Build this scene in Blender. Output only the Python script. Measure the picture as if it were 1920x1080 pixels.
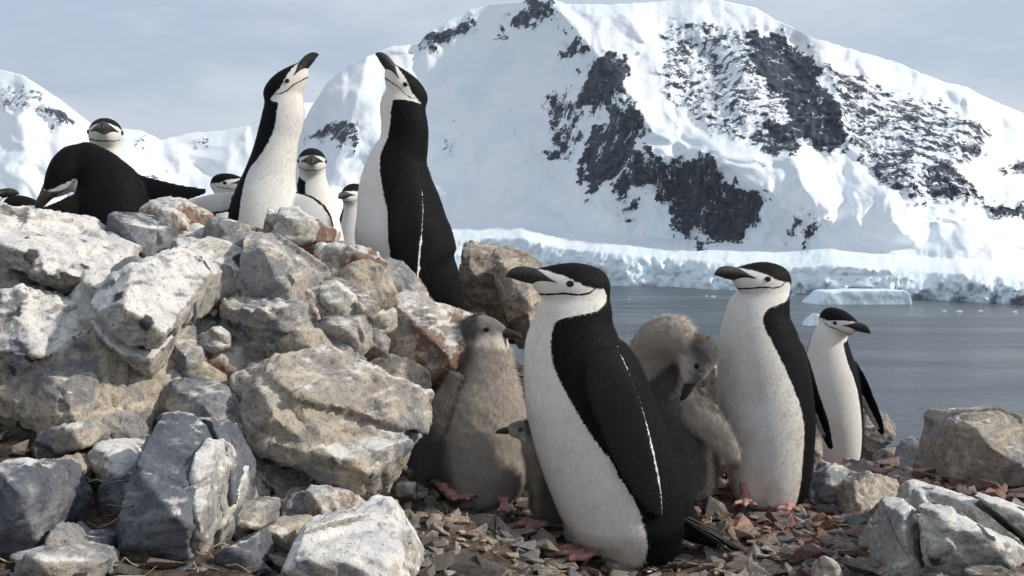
import bpy, bmesh, math, random
import numpy as np
from mathutils import Vector, kdtree
R = math.radians
# ------------------------------------------------------------------ camera, sky, sun
scn = bpy.context.scene
for o in list(bpy.data.objects): bpy.data.objects.remove(o, do_unlink=True)
COL = scn.collection
F = 1867.0; CAMZ = 0.68; PITCH = math.atan(60 / F)
cam = bpy.data.objects.new('camera', bpy.data.cameras.new('camera')); COL.objects.link(cam)
cam.location = (0, 0, CAMZ); cam.rotation_euler = (R(90) - PITCH, 0, 0)
cam.data.lens = 35.0; cam.data.sensor_width = 36.0; cam.data.clip_start = 0.05; cam.data.clip_end = 30000
scn.camera = cam
SUN_EL = R(34); SUN_V = Vector((0.95, -0.16, 0)).normalized()
SUN_DIR = Vector((SUN_V.x * math.cos(SUN_EL), SUN_V.y * math.cos(SUN_EL), math.sin(SUN_EL)))
sd = bpy.data.lights.new('sun', 'SUN'); sd.energy = 3.9; sd.angle = R(2.0); sd.color = (1, 0.93, 0.83)
so = bpy.data.objects.new('sun', sd); COL.objects.link(so)
so.rotation_euler = SUN_DIR.to_track_quat('Z', 'Y').to_euler()
w = bpy.data.worlds.new('World'); scn.world = w; w.use_nodes = True
nt = w.node_tree; N = nt.nodes; LK = nt.links
bg = N['Background']; bg.inputs[1].default_value = 1.0
sky = N.new('ShaderNodeTexSky'); sky.sky_type = 'NISHITA'; sky.sun_disc = False
sky.sun_elevation = SUN_EL; sky.sun_rotation = math.atan2(SUN_V.x, SUN_V.y)
def vmul(a, f):
    n = N.new('ShaderNodeVectorMath'); n.operation = 'SCALE'; LK.new(a, n.inputs[0]); n.inputs[3].default_value = f; return n.outputs[0]
tc = N.new('ShaderNodeTexCoord')
mp = N.new('ShaderNodeMapping'); mp.inputs['Scale'].default_value = (1, 1, 3.2); LK.new(tc.outputs['Generated'], mp.inputs[0])
nz = N.new('ShaderNodeTexNoise'); nz.inputs['Scale'].default_value = 4.6; nz.inputs['Detail'].default_value = 7; nz.inputs['Roughness'].default_value = .55
LK.new(mp.outputs[0], nz.inputs['Vector'])
sep = N.new('ShaderNodeSeparateXYZ'); LK.new(tc.outputs['Generated'], sep.inputs[0])
ma = N.new('ShaderNodeMath'); ma.operation = 'MULTIPLY_ADD'; LK.new(nz.outputs[0], ma.inputs[0]); ma.inputs[1].default_value = 0.34; LK.new(sep.outputs[2], ma.inputs[2])
cr = N.new('ShaderNodeValToRGB'); LK.new(ma.outputs[0], cr.inputs[0])
e = cr.color_ramp.elements
e[0].position = 0.10; e[0].color = (.62, .70, .80, 1); e[1].position = 0.62; e[1].color = (.56, .62, .72, 1)
for p_, c_ in ((.265, (.74, .80, .87)), (.315, (.64, .72, .82)), (.365, (.46, .56, .71)), (.44, (.64, .70, .80))):
    x = e.new(p_); x.color = c_ + (1,)
mx = N.new('ShaderNodeMix'); mx.data_type = 'RGBA'; mx.inputs[0].default_value = .86
LK.new(vmul(sky.outputs[0], .10), mx.inputs[6]); LK.new(cr.outputs[0], mx.inputs[7]); LK.new(mx.outputs[2], bg.inputs[0])
scn.view_settings.view_transform = 'Standard'; scn.view_settings.look = 'None'
scn.view_settings.exposure = 0.1; scn.view_settings.gamma = 1
scn.render.engine = 'CYCLES'

# ------------------------------------------------------------------ helpers
rng = np.random.default_rng(7); random.seed(7)
CA, SA = math.cos(PITCH), math.sin(PITCH)
def P(px, py, d):
    u = (px - 960) / F; v = (540 - py) / F
    dx, dy, dz = u, CA + v * SA, -SA + v * CA
    k = d / dy
    return np.array((dx * k, d, CAMZ + dz * k))
def tag(o, label=None, cat=None, group=None, kind=None):
    if label: o['label'] = label
    if cat: o['category'] = cat
    if group: o['group'] = group
    if kind: o['kind'] = kind
    return o
def hsh(ix, iy, iz, s):
    h = (ix.astype(np.int64) * 374761393 + iy.astype(np.int64) * 668265263 + iz.astype(np.int64) * 2147483647 + s * 974634977) & 0xffffffff
    h = ((h ^ (h >> 13)) * 1274126177) & 0xffffffff
    h = ((h ^ (h >> 16)) * 2246822519) & 0xffffffff
    return ((h ^ (h >> 15)) & 0xffffff) / float(0xffffff)
def vnoise(p, s=0):
    i = np.floor(p).astype(np.int64); f = p - i; f = f * f * f * (f * (f * 6 - 15) + 10)
    r = 0
    for a in (0, 1):
        for b in (0, 1):
            for c in (0, 1):
                wt = (f[:, 0] if a else 1 - f[:, 0]) * (f[:, 1] if b else 1 - f[:, 1]) * (f[:, 2] if c else 1 - f[:, 2])
                r = r + wt * hsh(i[:, 0] + a, i[:, 1] + b, i[:, 2] + c, s)
    return r * 2 - 1
def fbm(p, o=4, s=0, g=.5):
    r = 0; a = 1
    for k in range(o):
        r = r + a * vnoise(p * (2.03 ** k) + 17.3 * k, s + k); a *= g
    return r
def mesh_obj(name, v, f, mat, parent=None, smooth=True):
    me = bpy.data.meshes.new(name); me.from_pydata([tuple(x) for x in v], [], f); me.validate(); me.update()
    if smooth: me.polygons.foreach_set('use_smooth', [True] * len(me.polygons))
    o = bpy.data.objects.new(name, me); COL.objects.link(o)
    if mat: me.materials.append(mat)
    if parent: o.parent = parent
    return o
def grid_faces(n, m):
    i = np.arange(n - 1)[:, None] * m + np.arange(m - 1)[None]
    return np.stack([i, i + 1, i + m + 1, i + m], -1).reshape(-1, 4)
def fast_grid(name, V, n, m, mat, flip=False):
    fc = grid_faces(n, m)
    if flip: fc = fc[:, ::-1]
    me = bpy.data.meshes.new(name)
    me.vertices.add(len(V)); me.vertices.foreach_set('co', np.ascontiguousarray(V, dtype=np.float32).ravel())
    me.loops.add(fc.size); me.loops.foreach_set('vertex_index', np.ascontiguousarray(fc, dtype=np.int32).ravel())
    me.polygons.add(len(fc)); me.polygons.foreach_set('loop_start', np.arange(0, fc.size, 4, dtype=np.int32))
    me.update(calc_edges=True); me.polygons.foreach_set('use_smooth', np.ones(len(fc), dtype=bool)); me.validate()
    o = bpy.data.objects.new(name, me); COL.objects.link(o); me.materials.append(mat); return o
def fattr(me, name, arr):
    a = me.attributes.new(name, 'FLOAT', 'POINT'); a.data.foreach_set('value', np.ascontiguousarray(arr, dtype=np.float32))
def inpoly(x, y, poly):
    c = np.zeros(x.shape, bool); n = len(poly)
    for i in range(n):
        x1, y1 = poly[i]; x2, y2 = poly[(i + 1) % n]
        if y1 == y2: continue
        c ^= ((y1 > y) != (y2 > y)) & (x < (x2 - x1) * (y - y1) / (y2 - y1) + x1)
    return c
def polydist(x, y, pl, closed=True):
    d = np.full(x.shape, 1e9); n = len(pl)
    for i in range(n if closed else n - 1):
        a = np.array(pl[i], float); b = np.array(pl[(i + 1) % n], float); e_ = b - a
        t = np.clip(((x - a[0]) * e_[0] + (y - a[1]) * e_[1]) / max(e_ @ e_, 1e-9), 0, 1)
        d = np.minimum(d, np.hypot(x - a[0] - t * e_[0], y - a[1] - t * e_[1]))
    return d
def sstep(a, b, x):
    t = np.clip((x - a) / (b - a), 0, 1); return t * t * (3 - 2 * t)
def baked(o, vox, smooth_it=0, fac=.5):
    """union all shells of o's mesh into one skin"""
    m = o.modifiers.new('r', 'REMESH'); m.mode = 'VOXEL'; m.voxel_size = vox
    if smooth_it:
        s = o.modifiers.new('s', 'SMOOTH'); s.factor = fac; s.iterations = smooth_it
    dg = bpy.context.evaluated_depsgraph_get(); dg.update()
    me = bpy.data.meshes.new_from_object(o.evaluated_get(dg))
    o.modifiers.clear(); old = o.data; nm = old.name; o.data = me; bpy.data.meshes.remove(old); me.name = nm
    return o
def coords(me):
    a = np.empty(len(me.vertices) * 3, np.float32); me.vertices.foreach_get('co', a); return a.reshape(-1, 3).astype(float)
def normals(me):
    a = np.empty(len(me.vertices) * 3, np.float32); me.vertices.foreach_get('normal', a); return a.reshape(-1, 3).astype(float)
def setco(me, v):
    me.vertices.foreach_set('co', np.ascontiguousarray(v, dtype=np.float32).ravel()); me.update()

# ------------------------------------------------------------------ materials
class MatB:
    def __init__(s, name, rough=.8, spec=.3):
        s.m = bpy.data.materials.new(name); s.m.use_nodes = True; s.t = s.m.node_tree; s.b = s.t.nodes['Principled BSDF']
        s.b.inputs['Roughness'].default_value = rough; s.b.inputs['Specular IOR Level'].default_value = spec
        s.tc = s.t.nodes.new('ShaderNodeTexCoord')
    def n(s, t): return s.t.nodes.new('ShaderNode' + t)
    def l(s, a, b): s.t.links.new(a, b)
    def mapping(s, scale, rot=(0, 0, 0), src='Object'):
        m = s.n('Mapping'); m.inputs['Scale'].default_value = scale; m.inputs['Rotation'].default_value = rot; s.l(s.tc.outputs[src], m.inputs[0]); return m.outputs[0]
    def noise(s, scale, detail=6, rough=.6, vec=None, dist=0):
        x = s.n('TexNoise'); x.inputs['Scale'].default_value = scale; x.inputs['Detail'].default_value = detail
        x.inputs['Roughness'].default_value = rough; x.inputs['Distortion'].default_value = dist
        s.l(vec if vec else s.tc.outputs['Object'], x.inputs['Vector']); return x.outputs[0]
    def voro(s, scale, vec=None, feat='F1'):
        x = s.n('TexVoronoi'); x.feature = feat; x.inputs['Scale'].default_value = scale
        s.l(vec if vec else s.tc.outputs['Object'], x.inputs['Vector']); return x.outputs['Distance']
    def math(s, op, a, b=None, c=None):
        x = s.n('Math'); x.operation = op
        for i, q in enumerate((a, b, c)):
            if q is None: continue
            if isinstance(q, (int, float)): x.inputs[i].default_value = q
            else: s.l(q, x.inputs[i])
        return x.outputs[0]
    def ramp(s, v, lo, hi, a=0., b=1.):
        x = s.n('MapRange'); x.interpolation_type = 'SMOOTHSTEP'; s.l(v, x.inputs[0])
        x.inputs[1].default_value = lo; x.inputs[2].default_value = hi; x.inputs[3].default_value = a; x.inputs[4].default_value = b; return x.outputs[0]
    def mix(s, f, a, b):
        x = s.n('Mix'); x.data_type = 'RGBA'
        for i, q in ((0, f), (6, a), (7, b)):
            if isinstance(q, (int, float)): x.inputs[i].default_value = q
            elif isinstance(q, tuple): x.inputs[i].default_value = q + (1,)
            else: s.l(q, x.inputs[i])
        return x.outputs[2]
    def attr(s, name):
        x = s.n('Attribute'); x.attribute_name = name; return x.outputs['Fac']
    def bump(s, h, strength, dist):
        x = s.n('Bump'); x.inputs['Strength'].default_value = strength; x.inputs['Distance'].default_value = dist
        s.l(h, x.inputs['Height']); s.l(x.outputs[0], s.b.inputs['Normal'])
    def color(s, c):
        if isinstance(c, tuple): s.b.inputs['Base Color'].default_value = c + (1,)
        else: s.l(c, s.b.inputs['Base Color'])
    def nz(s):
        g = s.n('NewGeometry'); x = s.n('SeparateXYZ'); s.l(g.outputs['Normal'], x.inputs[0]); return x.outputs[2]

def rock_mat(name, base, tan, guano=.5, red=.0, spots=.35, tanamt=.5):
    m = MatB(name, .88, .25)
    n1 = m.noise(5, 8, .65); n2 = m.noise(19, 7, .7); n3 = m.noise(70, 5, .75); n4 = m.noise(2.6, 4, .5)
    c = m.mix(m.ramp(n1, .5 - tanamt * .35, .78 - tanamt * .35), base, tan)
    c = m.mix(m.ramp(n3, .5, .66, 0, .7), c, tuple(x * .36 for x in base))
    c = m.mix(m.ramp(m.noise(8, 6, .7, None, .8), .47, .62, 0, .75), c, (.135, .15, .178))
    strat = m.noise(6, 8, .7, m.mapping((.8, 1, 2.2), (.5, .6, .3)), 1.2)
    c = m.mix(m.ramp(strat, .53, .66, 0, .7), c, tuple(min(1, x * 1.55) for x in tan))
    # guano crust lies on the upward faces, broken by weathering
    g = m.math('ADD', m.math('MULTIPLY', m.nz(), .34), m.math('ADD', m.math('MULTIPLY', n2, .5), m.math('MULTIPLY', n4, .5)))
    c = m.mix(m.ramp(g, .90 - guano * .40, 1.00 - guano * .40, 0, .95), c, m.mix(m.ramp(n2, .35, .6), (.50, .505, .52), (.70, .675, .63)))
    lich = m.math('ADD', m.voro(13), m.math('MULTIPLY', m.noise(22, 5, .7), .7))
    c = m.mix(m.math('MULTIPLY', m.ramp(lich, .50, .58, 1, 0), m.ramp(m.noise(4.1, 3), .62 - spots * .3, .70 - spots * .3)), c, (.06, .06, .065))
    fine = m.noise(150, 3, .7); c = m.mix(m.ramp(fine, .57, .67, 0, .65), c, (.06, .065, .06))
    if red > 0:
        r_ = m.math('ADD', m.math('MULTIPLY', n1, .6), m.math('MULTIPLY', m.noise(33, 5, .7), .4))
        c = m.mix(m.ramp(r_, .66 - red * .2, .74 - red * .2, 0, .85), c, m.mix(m.noise(40), (.05, .02, .013), (.21, .095, .06)))
    m.color(c)
    h = m.math('ADD', m.math('MULTIPLY', n2, .8), m.math('ADD', m.math('MULTIPLY', n3, .45), m.math('MULTIPLY', strat, .5)))
    m.bump(h, .7, .014); return m.m
GREY, TAN = (.23, .237, .255), (.40, .35, .28)
RM = {
 'pale': rock_mat('rock_guano_covered', (.34, .34, .34), (.48, .44, .37), .82, 0, .6),
 'grey': rock_mat('rock_grey', GREY, TAN, .3, .15, .4, .35),
 'dark': rock_mat('rock_dark_slate', (.095, .105, .125), (.24, .235, .23), .33, 0, .25, .2),
 'tan': rock_mat('rock_tan', (.28, .265, .24), (.43, .37, .29), .22, .2, .2, .7),
 'stain': rock_mat('rock_guano_red_stained', (.42, .39, .35), (.52, .47, .40), .62, .95, .2, .6),
 'brown': rock_mat('rock_brown', (.22, .19, .165), (.36, .31, .25), .25, .4, .2, .6),
 'block': rock_mat('rock_mottled_block', (.30, .285, .265), (.45, .39, .31), .40, .22, .3, .55),
 'spot': rock_mat('rock_spotted', (.34, .335, .32), (.44, .41, .35), .6, .1, 1.0, .5)}

def ground_mat():
    m = MatB('soil_and_guano', .95, .15)
    n1 = m.noise(3, 6); n2 = m.noise(26, 6, .7); n3 = m.noise(110, 4, .7)
    c = m.mix(m.ramp(n2, .35, .65), (.045, .035, .027), (.15, .115, .085))
    rd = m.math('ADD', m.attr('red'), m.math('MULTIPLY', m.math('SUBTRACT', n1, .5), .8))
    c = m.mix(m.ramp(rd, .3, .8, 0, .9), c, m.mix(m.ramp(n2, .35, .65), (.10, .045, .033), (.29, .17, .13)))
    c = m.mix(m.ramp(n3, .55, .7, 0, .6), c, (.32, .27, .22)); m.color(c)
    m.bump(m.math('ADD', n2, m.math('MULTIPLY', n3, .5)), 1, .02); return m.m

# ------------------------------------------------------------------ ground
ctrl = []
for q in ((1110, 1042, 2.23), (1440, 947, 2.65), (1580, 887, 3.88), (880, 948, 2.42), (1290, 932, 2.7), (300, 1085, 1.5), (150, 960, 1.72),
          (760, 1005, 2.0), (760, 1080, 1.85), (30, 870, 1.85), (1700, 1000, 2.3), (1850, 925, 2.6), (1900, 1085, 1.9), (1700, 885, 3.0),
          (1640, 892, 3.7), (1750, 893, 3.2), (1100, 1080, 2.1), (1400, 1080, 2.1), (560, 1075, 1.62), (1300, 1000, 2.42), (1560, 960, 2.6), (1900, 900, 3.0)):
    ctrl.append(P(*q))
ctrl = np.array(ctrl + [np.array(q) for q in ((-.25, 2.9, .47), (-1.2, 3.0, .44), (-.7, 4.2, .42), (-1.3, 3.6, .42), (.0, 3.3, .33), (.12, 2.9, .14), (-.5, 2.15, .26), (-.8, 2.35, .42),
          (-1.0, 2.0, .34), (-.3, 2.05, .12), (-.25, 2.45, .2), (-2, 2.5, .4), (-2, 1.2, .25), (-2.5, 4, .4), (0, .8, .05), (1.5, 1, .05), (2.5, 2.5, .02), (2.5, 3.5, -.1), (.5, 3.6, .0), (.6, 4.3, -.12), (-1, 5, .35), (1.7, 3.4, -.07), (0, -3, 0), (3, -3, 0), (-3, -3, .2), (-1.5, 1.6, .3), (-4, 3, .4), (4, 2, 0))])
def kern(r): return np.sqrt(r * r + .06)
A_ = kern(np.linalg.norm(ctrl[:, None, :2] - ctrl[None, :, :2], axis=2)) + np.eye(len(ctrl)) * 1e-3
z0 = ctrl[:, 2].mean(); W_ = np.linalg.solve(A_, ctrl[:, 2] - z0)
def gz0(x, y):
    x = np.asarray(x, float); y = np.asarray(y, float)
    xc = np.clip(x, -4, 4); yc = np.clip(y, -3, 5)
    z = z0 + sum(W_[i] * kern(np.hypot(xc - ctrl[i, 0], yc - ctrl[i, 1])) for i in range(len(ctrl)))
    edge = 4.15 + .9 * sstep(.6, -.6, x) + .15 * np.sin(x * 5)
    drop = np.maximum(0, y - edge); z = z - drop * (.95 - .6 * np.exp(-drop * 1.2))
    z = z - np.maximum(0, np.abs(x) - 5) * .25
    return z
def gz(x, y):
    x = np.asarray(x, float); y = np.asarray(y, float)
    p = np.stack([x, y, x * 0], -1).reshape(-1, 3)
    return gz0(x, y) + (.016 * fbm(p * 5, 3, 3) + .008 * fbm(p * 22, 2, 9)).reshape(x.shape)
xs = np.unique(np.concatenate([np.linspace(-60, -5, 20), np.linspace(-5, -2.2, 25), np.linspace(-2.2, 2.2, 230), np.linspace(2.2, 5, 25), np.linspace(5, 60, 20)]))
ys = np.unique(np.concatenate([np.linspace(-8, .8, 15), np.linspace(.8, 5.5, 240), np.linspace(5.5, 12, 30), np.linspace(12, 60, 30)]))
GX, GY = np.meshgrid(xs, ys); GZ = gz(GX, GY)
ground = fast_grid('ground', np.stack([GX.ravel(), GY.ravel(), GZ.ravel()], -1), len(ys), len(xs), ground_mat())
redf = np.exp(-(((GX - .75) / .62) ** 2 + ((GY - 2.75) / .75) ** 2)) + .8 * np.exp(-(((GX - 1.3) / .5) ** 2 + ((GY - 3.4) / .8) ** 2))
fattr(ground.data, 'red', redf.ravel()); tag(ground, kind='structure', label='dark soil slope strewn with stone chips under the penguins')

# ------------------------------------------------------------------ water
SEA = CAMZ - 40.0
def water_mat():
    m = MatB('sea_water', .22, .5); m.b.inputs['IOR'].default_value = 1.33
    n = m.noise(.45, 9, .68, m.mapping((1, .5, 1))); n2 = m.noise(.035, 4, .5, m.mapping((.5, 1.6, 1)))
    m.color(m.mix(n2, (.040, .058, .075), (.055, .075, .095))); m.l(m.ramp(m.noise(.012, 4, .6, m.mapping((.35, 1.5, 1))), .35, .65, .16, .34), m.b.inputs['Roughness']); m.bump(m.math('ADD', n, m.math('MULTIPLY', n2, .8)), 1.0, 1.6); return m.m
wv = [(-9000, -200, SEA), (9000, -200, SEA), (9000, 16000, SEA), (-9000, 16000, SEA)]
water = tag(mesh_obj('water', wv, [(0, 1, 2, 3)], water_mat()), 'grey blue sea below the rocky slope', kind='structure')

# ------------------------------------------------------------------ mountains
def snow_mat():
    m = MatB('snow_and_rock', .7, .2); m.b.inputs['Subsurface Weight'].default_value = 0
    big = m.noise(.008, 5, .55); med = m.noise(.045, 7, .62, m.mapping((1, 1, .55), (0, .6, 0))); fine = m.noise(.17, 8, .78, m.mapping((1, 1, .5), (0, -.7, 0)))
    rk = m.math('ADD', m.attr('rock'), m.math('MULTIPLY', m.math('SUBTRACT', m.math('ADD', m.math('MULTIPLY', med, .62), m.math('MULTIPLY', fine, .5)), .56), 3.1))
    f = m.ramp(rk, .47, .56)
    snow = m.mix(m.ramp(big, .4, .65), (.86, .88, .90), (.80, .86, .90))
    snow = m.mix(m.math('MULTIPLY', m.attr('ice'), m.ramp(m.noise(.06, 7, .65), .35, .7, .25, 1)), snow, (.62, .76, .83))
    c = m.mix(f, snow, m.mix(m.ramp(fine, .4, .62), (.012, .020, .038), (.040, .053, .080)))  # rock tones shifted bluer, so haze is partly painted into the colour
    m.color(c)
    m.bump(m.math('ADD', m.math('MULTIPLY', med, .7), m.math('MULTIPLY', fine, m.math('ADD', .2, f))), .35, 7); return m.m
SNOW = snow_mat()
def interp_line(pl, x): return np.interp(x, [p[0] for p in pl], [p[1] for p in pl])
def mountain(name, label, crest, base, cliff, dbase, depth, rocks, ridges, x0, x1, step, rows, seed, rough=1.):
    px = np.arange(x0, x1, step); nx = len(px)
    yc = interp_line(crest, px); yb = interp_line(base, px); ycl = interp_line(cliff, px); db = interp_line(dbase, px)
    t = np.linspace(0, 1, rows); nlow = 22
    rowsY, rowsD, rowsI = [], [], []
    for k in range(nlow):                       # ice cliff
        s = k / (nlow - 1); rowsY.append(yb + (ycl - yb) * s); rowsD.append(db + 25 * s ** 3 + 6 * s); rowsI.append(np.full(nx, 1 - .35 * s))
    jag = 3.0 * vnoise(np.stack([px / 11, px * 0, px * 0], -1), seed + 5) + 1.5 * vnoise(np.stack([px / 4.5, px * 0, px * 0], -1), seed + 6)
    for k in range(1, rows):
        s = t[k]; rowsY.append(ycl + (yc + jag * .35 - ycl) * s); rowsD.append(db + 31 + depth * (.22 * min(1, s / .08) + .78 * s ** 1.05)); rowsI.append(np.full(nx, .65 * max(0, 1 - s / .12)))
    Y = np.array(rowsY); D = np.array(rowsD); I = np.array(rowsI); X = np.repeat(px[None], len(Y), 0).astype(float)
    rel = np.zeros_like(D)
    for pl, amp, wl, wr in ridges:
        d = polydist(X, Y, pl, False)
        yy = [p[1] for p in pl]; xl = np.interp(Y, yy, [p[0] for p in pl]); wdt = np.where(X < xl, wl, wr)
        rel = np.maximum(rel, amp * np.maximum(0, 1 - d / wdt) ** 1.3)
    S = np.clip((np.arange(len(Y)) - nlow) / 26., 0, 1)[:, None] ** 1.3; E_ = np.clip((len(Y) - 1 - np.arange(len(Y))) / 8., .0, 1)[:, None]
    pn = np.stack([X.ravel() / 100, Y.ravel() / 100, X.ravel() * 0], -1)
    pw = pn + .3 * np.stack([fbm(pn * .9 + 31, 3, seed + 8), fbm(pn * .9 + 57, 3, seed + 9), pn[:, 0] * 0], -1); pr_ = np.stack([pw[:, 0] * .82 - pw[:, 1] * .57, pw[:, 0] * .57 + pw[:, 1] * .82, pw[:, 2]], -1)
    ns = fbm(pr_ * .75, 4, seed, .45).reshape(D.shape); rid = (1 - np.abs(fbm(pr_ * np.array((1.5, .7, 1)) + 7, 5, seed + 30, .46))).reshape(D.shape)
    D = D - rel * sstep(0, 1, np.clip((np.arange(len(Y)) - nlow) / (rows * .42), 0, 1))[:, None] - rough * (50 * ns + 20 * rid) * S * (.25 + .75 * E_)
    # seracs on the ice cliff
    cl = 1 - S
    p2 = np.stack([X.ravel() / 40 + .8 * ns.ravel(), Y.ravel() / 45, X.ravel() * 0 + 3], -1)
    vc = np.stack([X.ravel() / 9 + 2 * ns.ravel(), Y.ravel() / 70, X.ravel() * 0 + 9], -1); D = D + cl * rough * 4 * np.maximum(0, .22 - np.abs(fbm(vc, 3, seed + 71, .6))).reshape(D.shape) / .22
    D = D - cl * rough * (16 * np.abs(fbm(p2, 4, seed + 50)).reshape(D.shape) + 26 * fbm(p2 * .35, 2, seed + 60).reshape(D.shape))
    rock = np.zeros_like(D)
    XW = X + 11 * fbm(pn * 6, 4, seed + 41, .7).reshape(D.shape); YW = Y + 11 * fbm(pn * 6, 4, seed + 43, .7).reshape(D.shape)
    for pl, den in rocks:
        sd_ = polydist(XW, YW, pl) * np.where(inpoly(XW, YW, pl), 1, -1)
        rock = np.maximum(rock, min(den, .80) * sstep(-9, 9, sd_))
    D = D - rock * rough * 22 * np.abs(fbm(pn * 9, 3, seed + 77)).reshape(D.shape)
    u = (X - 960) / F; v = (540 - Y) / F
    k = D / (CA + v * SA); V = np.stack([u * k, D, CAMZ + (-SA + v * CA) * k], -1)
    V[0, :, 2] = SEA - 2
    back = []
    for q in (1, 2, 3):                          # far side falls away behind the crest
        b = V[-1].copy(); b[:, 1] += 140 * q * q; b[:, 2] -= 28 * q * q; back.append(b)
    V = np.concatenate([V, np.array(back)]); rock = np.concatenate([rock, np.zeros((3, nx))]); I = np.concatenate([I, np.zeros((3, nx))])
    # bluish ice bands and crevasses on the slopes
    o = fast_grid(name, V.reshape(-1, 3), V.shape[0], nx, SNOW)
    ic = I + .0
    ex = np.concatenate([np.clip(fbm(pn * 1.7 + 3, 4, seed + 90).reshape(X.shape) * 1.3 - .25, 0, .6), np.zeros((3, nx))])
    fattr(o.data, 'rock', rock.ravel()); fattr(o.data, 'ice', np.clip(ic + ex, 0, 1).ravel())
    return tag(o, label, kind='structure')
crest = [(380, 520), (480, 420), (540, 300), (575, 215), (610, 160), (640, 130), (700, 100), (740, 86), (785, 84), (800, 62), (830, 46), (870, 20), (920, 8), (960, 4), (1005, -4), (1035, -3), (1060, 8), (1150, 8), (1250, 2), (1300, -4), (1351, 0), (1416, 14), (1457, 39), (1480, 48), (1518, 69), (1582, 88), (1684, 118), (1758, 150), (1809, 162), (1855, 185), (1920, 213), (2050, 290), (2250, 400), (2500, 480)]
base = [(380, 524), (900, 527), (1150, 535), (1480, 548), (1720, 560), (1920, 568), (2500, 590)]
cliff = [(380, 519), (700, 470), (900, 448), (980, 448), (1060, 468), (1180, 478), (1340, 492), (1480, 502), (1560, 498), (1640, 506), (1760, 512), (1850, 515), (1920, 528), (2500, 570)]
dbase = [(px_, 40 * F / (y_ - 480)) for px_, y_ in base]
rocks = [([(955, 25), (985, 12), (1005, -4), (1035, -4), (1045, 20), (1030, 30), (1000, 47), (965, 40)], 1), ([(782, 90), (800, 62), (830, 48), (865, 40), (895, 38), (890, 58), (850, 70), (815, 100)], .72),
 ([(930, 50), (946, 48), (945, 68), (932, 72)], .8), ([(1040, 25), (1050, 50), (1068, 62), (1060, 70), (1045, 50)], .8), ([(1065, 75), (1090, 70), (1108, 105), (1080, 105), (1050, 120), (1060, 95)], .95),
 ([(1130, 90), (1190, 105), (1175, 150), (1160, 180), (1150, 205), (1090, 205), (1080, 195), (1100, 150), (1090, 140), (1120, 110)], .9),
 ([(1150, 200), (1190, 195), (1215, 230), (1218, 248), (1195, 262), (1190, 290), (1165, 330), (1100, 368), (1092, 340), (1090, 300), (1100, 260), (1130, 225)], 1),
 ([(1020, 180), (1060, 165), (1090, 210), (1100, 260), (1060, 300), (1020, 320), (1035, 240)], .55),
 ([(1165, 330), (1200, 270), (1240, 300), (1330, 290), (1360, 330), (1300, 390), (1250, 400), (1220, 350), (1160, 370), (1150, 345)], .95),
 ([(1330, 290), (1360, 330), (1440, 370), (1430, 410), (1390, 450), (1330, 455), (1310, 430), (1255, 440), (1270, 380), (1300, 330)], 1),
 ([(1300, 445), (1330, 455), (1332, 470), (1300, 462)], 1), ([(1462, 445), (1490, 398), (1512, 398), (1482, 447)], 1), ([(1500, 472), (1520, 405), (1546, 415), (1525, 430), (1516, 468)], 1),
 ([(1395, 55), (1470, 75), (1530, 110), (1540, 160), (1580, 190), (1590, 280), (1550, 290), (1510, 270), (1480, 220), (1430, 150), (1400, 110)], .8), ([(1440, 230), (1500, 220), (1500, 290), (1450, 300), (1420, 270)], .68),
 ([(1250, 40), (1390, 50), (1440, 150), (1480, 220), (1440, 290), (1340, 250), (1250, 190), (1230, 130)], .47), ([(1540, 110), (1640, 160), (1750, 190), (1860, 240), (1850, 290), (1780, 340), (1700, 330), (1620, 310), (1590, 270), (1580, 190)], .52),
 ([(1730, 310), (1790, 305), (1840, 370), (1820, 385), (1740, 370)], .66), ([(1845, 375), (1930, 385), (1930, 407), (1860, 405)], .8), ([(1620, 290), (1720, 320), (1790, 380), (1720, 375), (1640, 330)], .57), ([(1860, 308), (1930, 315), (1930, 332), (1870, 322)], .75),
 ([(572, 248), (600, 238), (620, 222), (662, 225), (662, 270), (640, 282), (620, 265), (580, 270)], .72), ([(1165, 385), (1195, 380), (1195, 405), (1168, 408)], .85), ([(830, 262), (850, 262), (848, 285), (832, 282)], .5)]
ridges = [([(1030, 0), (1110, 90), (1190, 190), (1225, 250), (1330, 290), (1440, 360), (1500, 420), (1600, 490)], 190, 150, 330), ([(1500, 60), (1560, 130), (1590, 280), (1680, 340)], 90, 110, 220), ([(690, 100), (660, 220), (620, 330), (600, 440)], 120, 150, 380), ([(1500, 395), (1545, 440), (1600, 480)], 40, 60, 150)]
mountain('mountain', 'snow covered mountain with dark rock faces and an ice cliff at the sea', crest, base, cliff, dbase, 900, rocks, ridges, 380, 2500, 3.2, 190, 11)
crest2 = [(-700, 260), (-300, 90), (-120, 150), (0, 130), (40, 140), (80, 165), (110, 185), (145, 225), (170, 250), (230, 240), (265, 245), (300, 262), (350, 250), (420, 245), (470, 235), (520, 200), (600, 190), (760, 210), (1000, 300)]
base2 = [(-700, 494), (1000, 494)]; cliff2 = [(-700, 486), (1000, 486)]
rocks2 = [([(60, 205), (90, 205), (146, 218), (148, 235), (120, 242), (90, 225)], .8), ([(0, 165), (60, 155), (110, 180), (60, 205), (0, 210)], .42), ([(255, 262), (272, 262), (272, 275), (258, 275)], .75), ([(365, 265), (395, 268), (395, 285), (370, 280)], .6), ([(270, 325), (310, 330), (320, 345), (280, 345)], .7), ([(-300, 160), (-60, 190), (-80, 280), (-320, 290)], .55)]
mountain('distant_mountain', 'distant pale snow ridge beyond the bay', crest2, base2, cliff2, [(-700, 3600), (1000, 3600)], 1500, rocks2, [([(60, 150), (150, 250), (200, 330), (260, 440)], 260, 200, 260), ([(470, 235), (430, 300), (400, 400)], 200, 160, 200)], -700, 1000, 4, 110, 31, 2.2)

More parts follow.
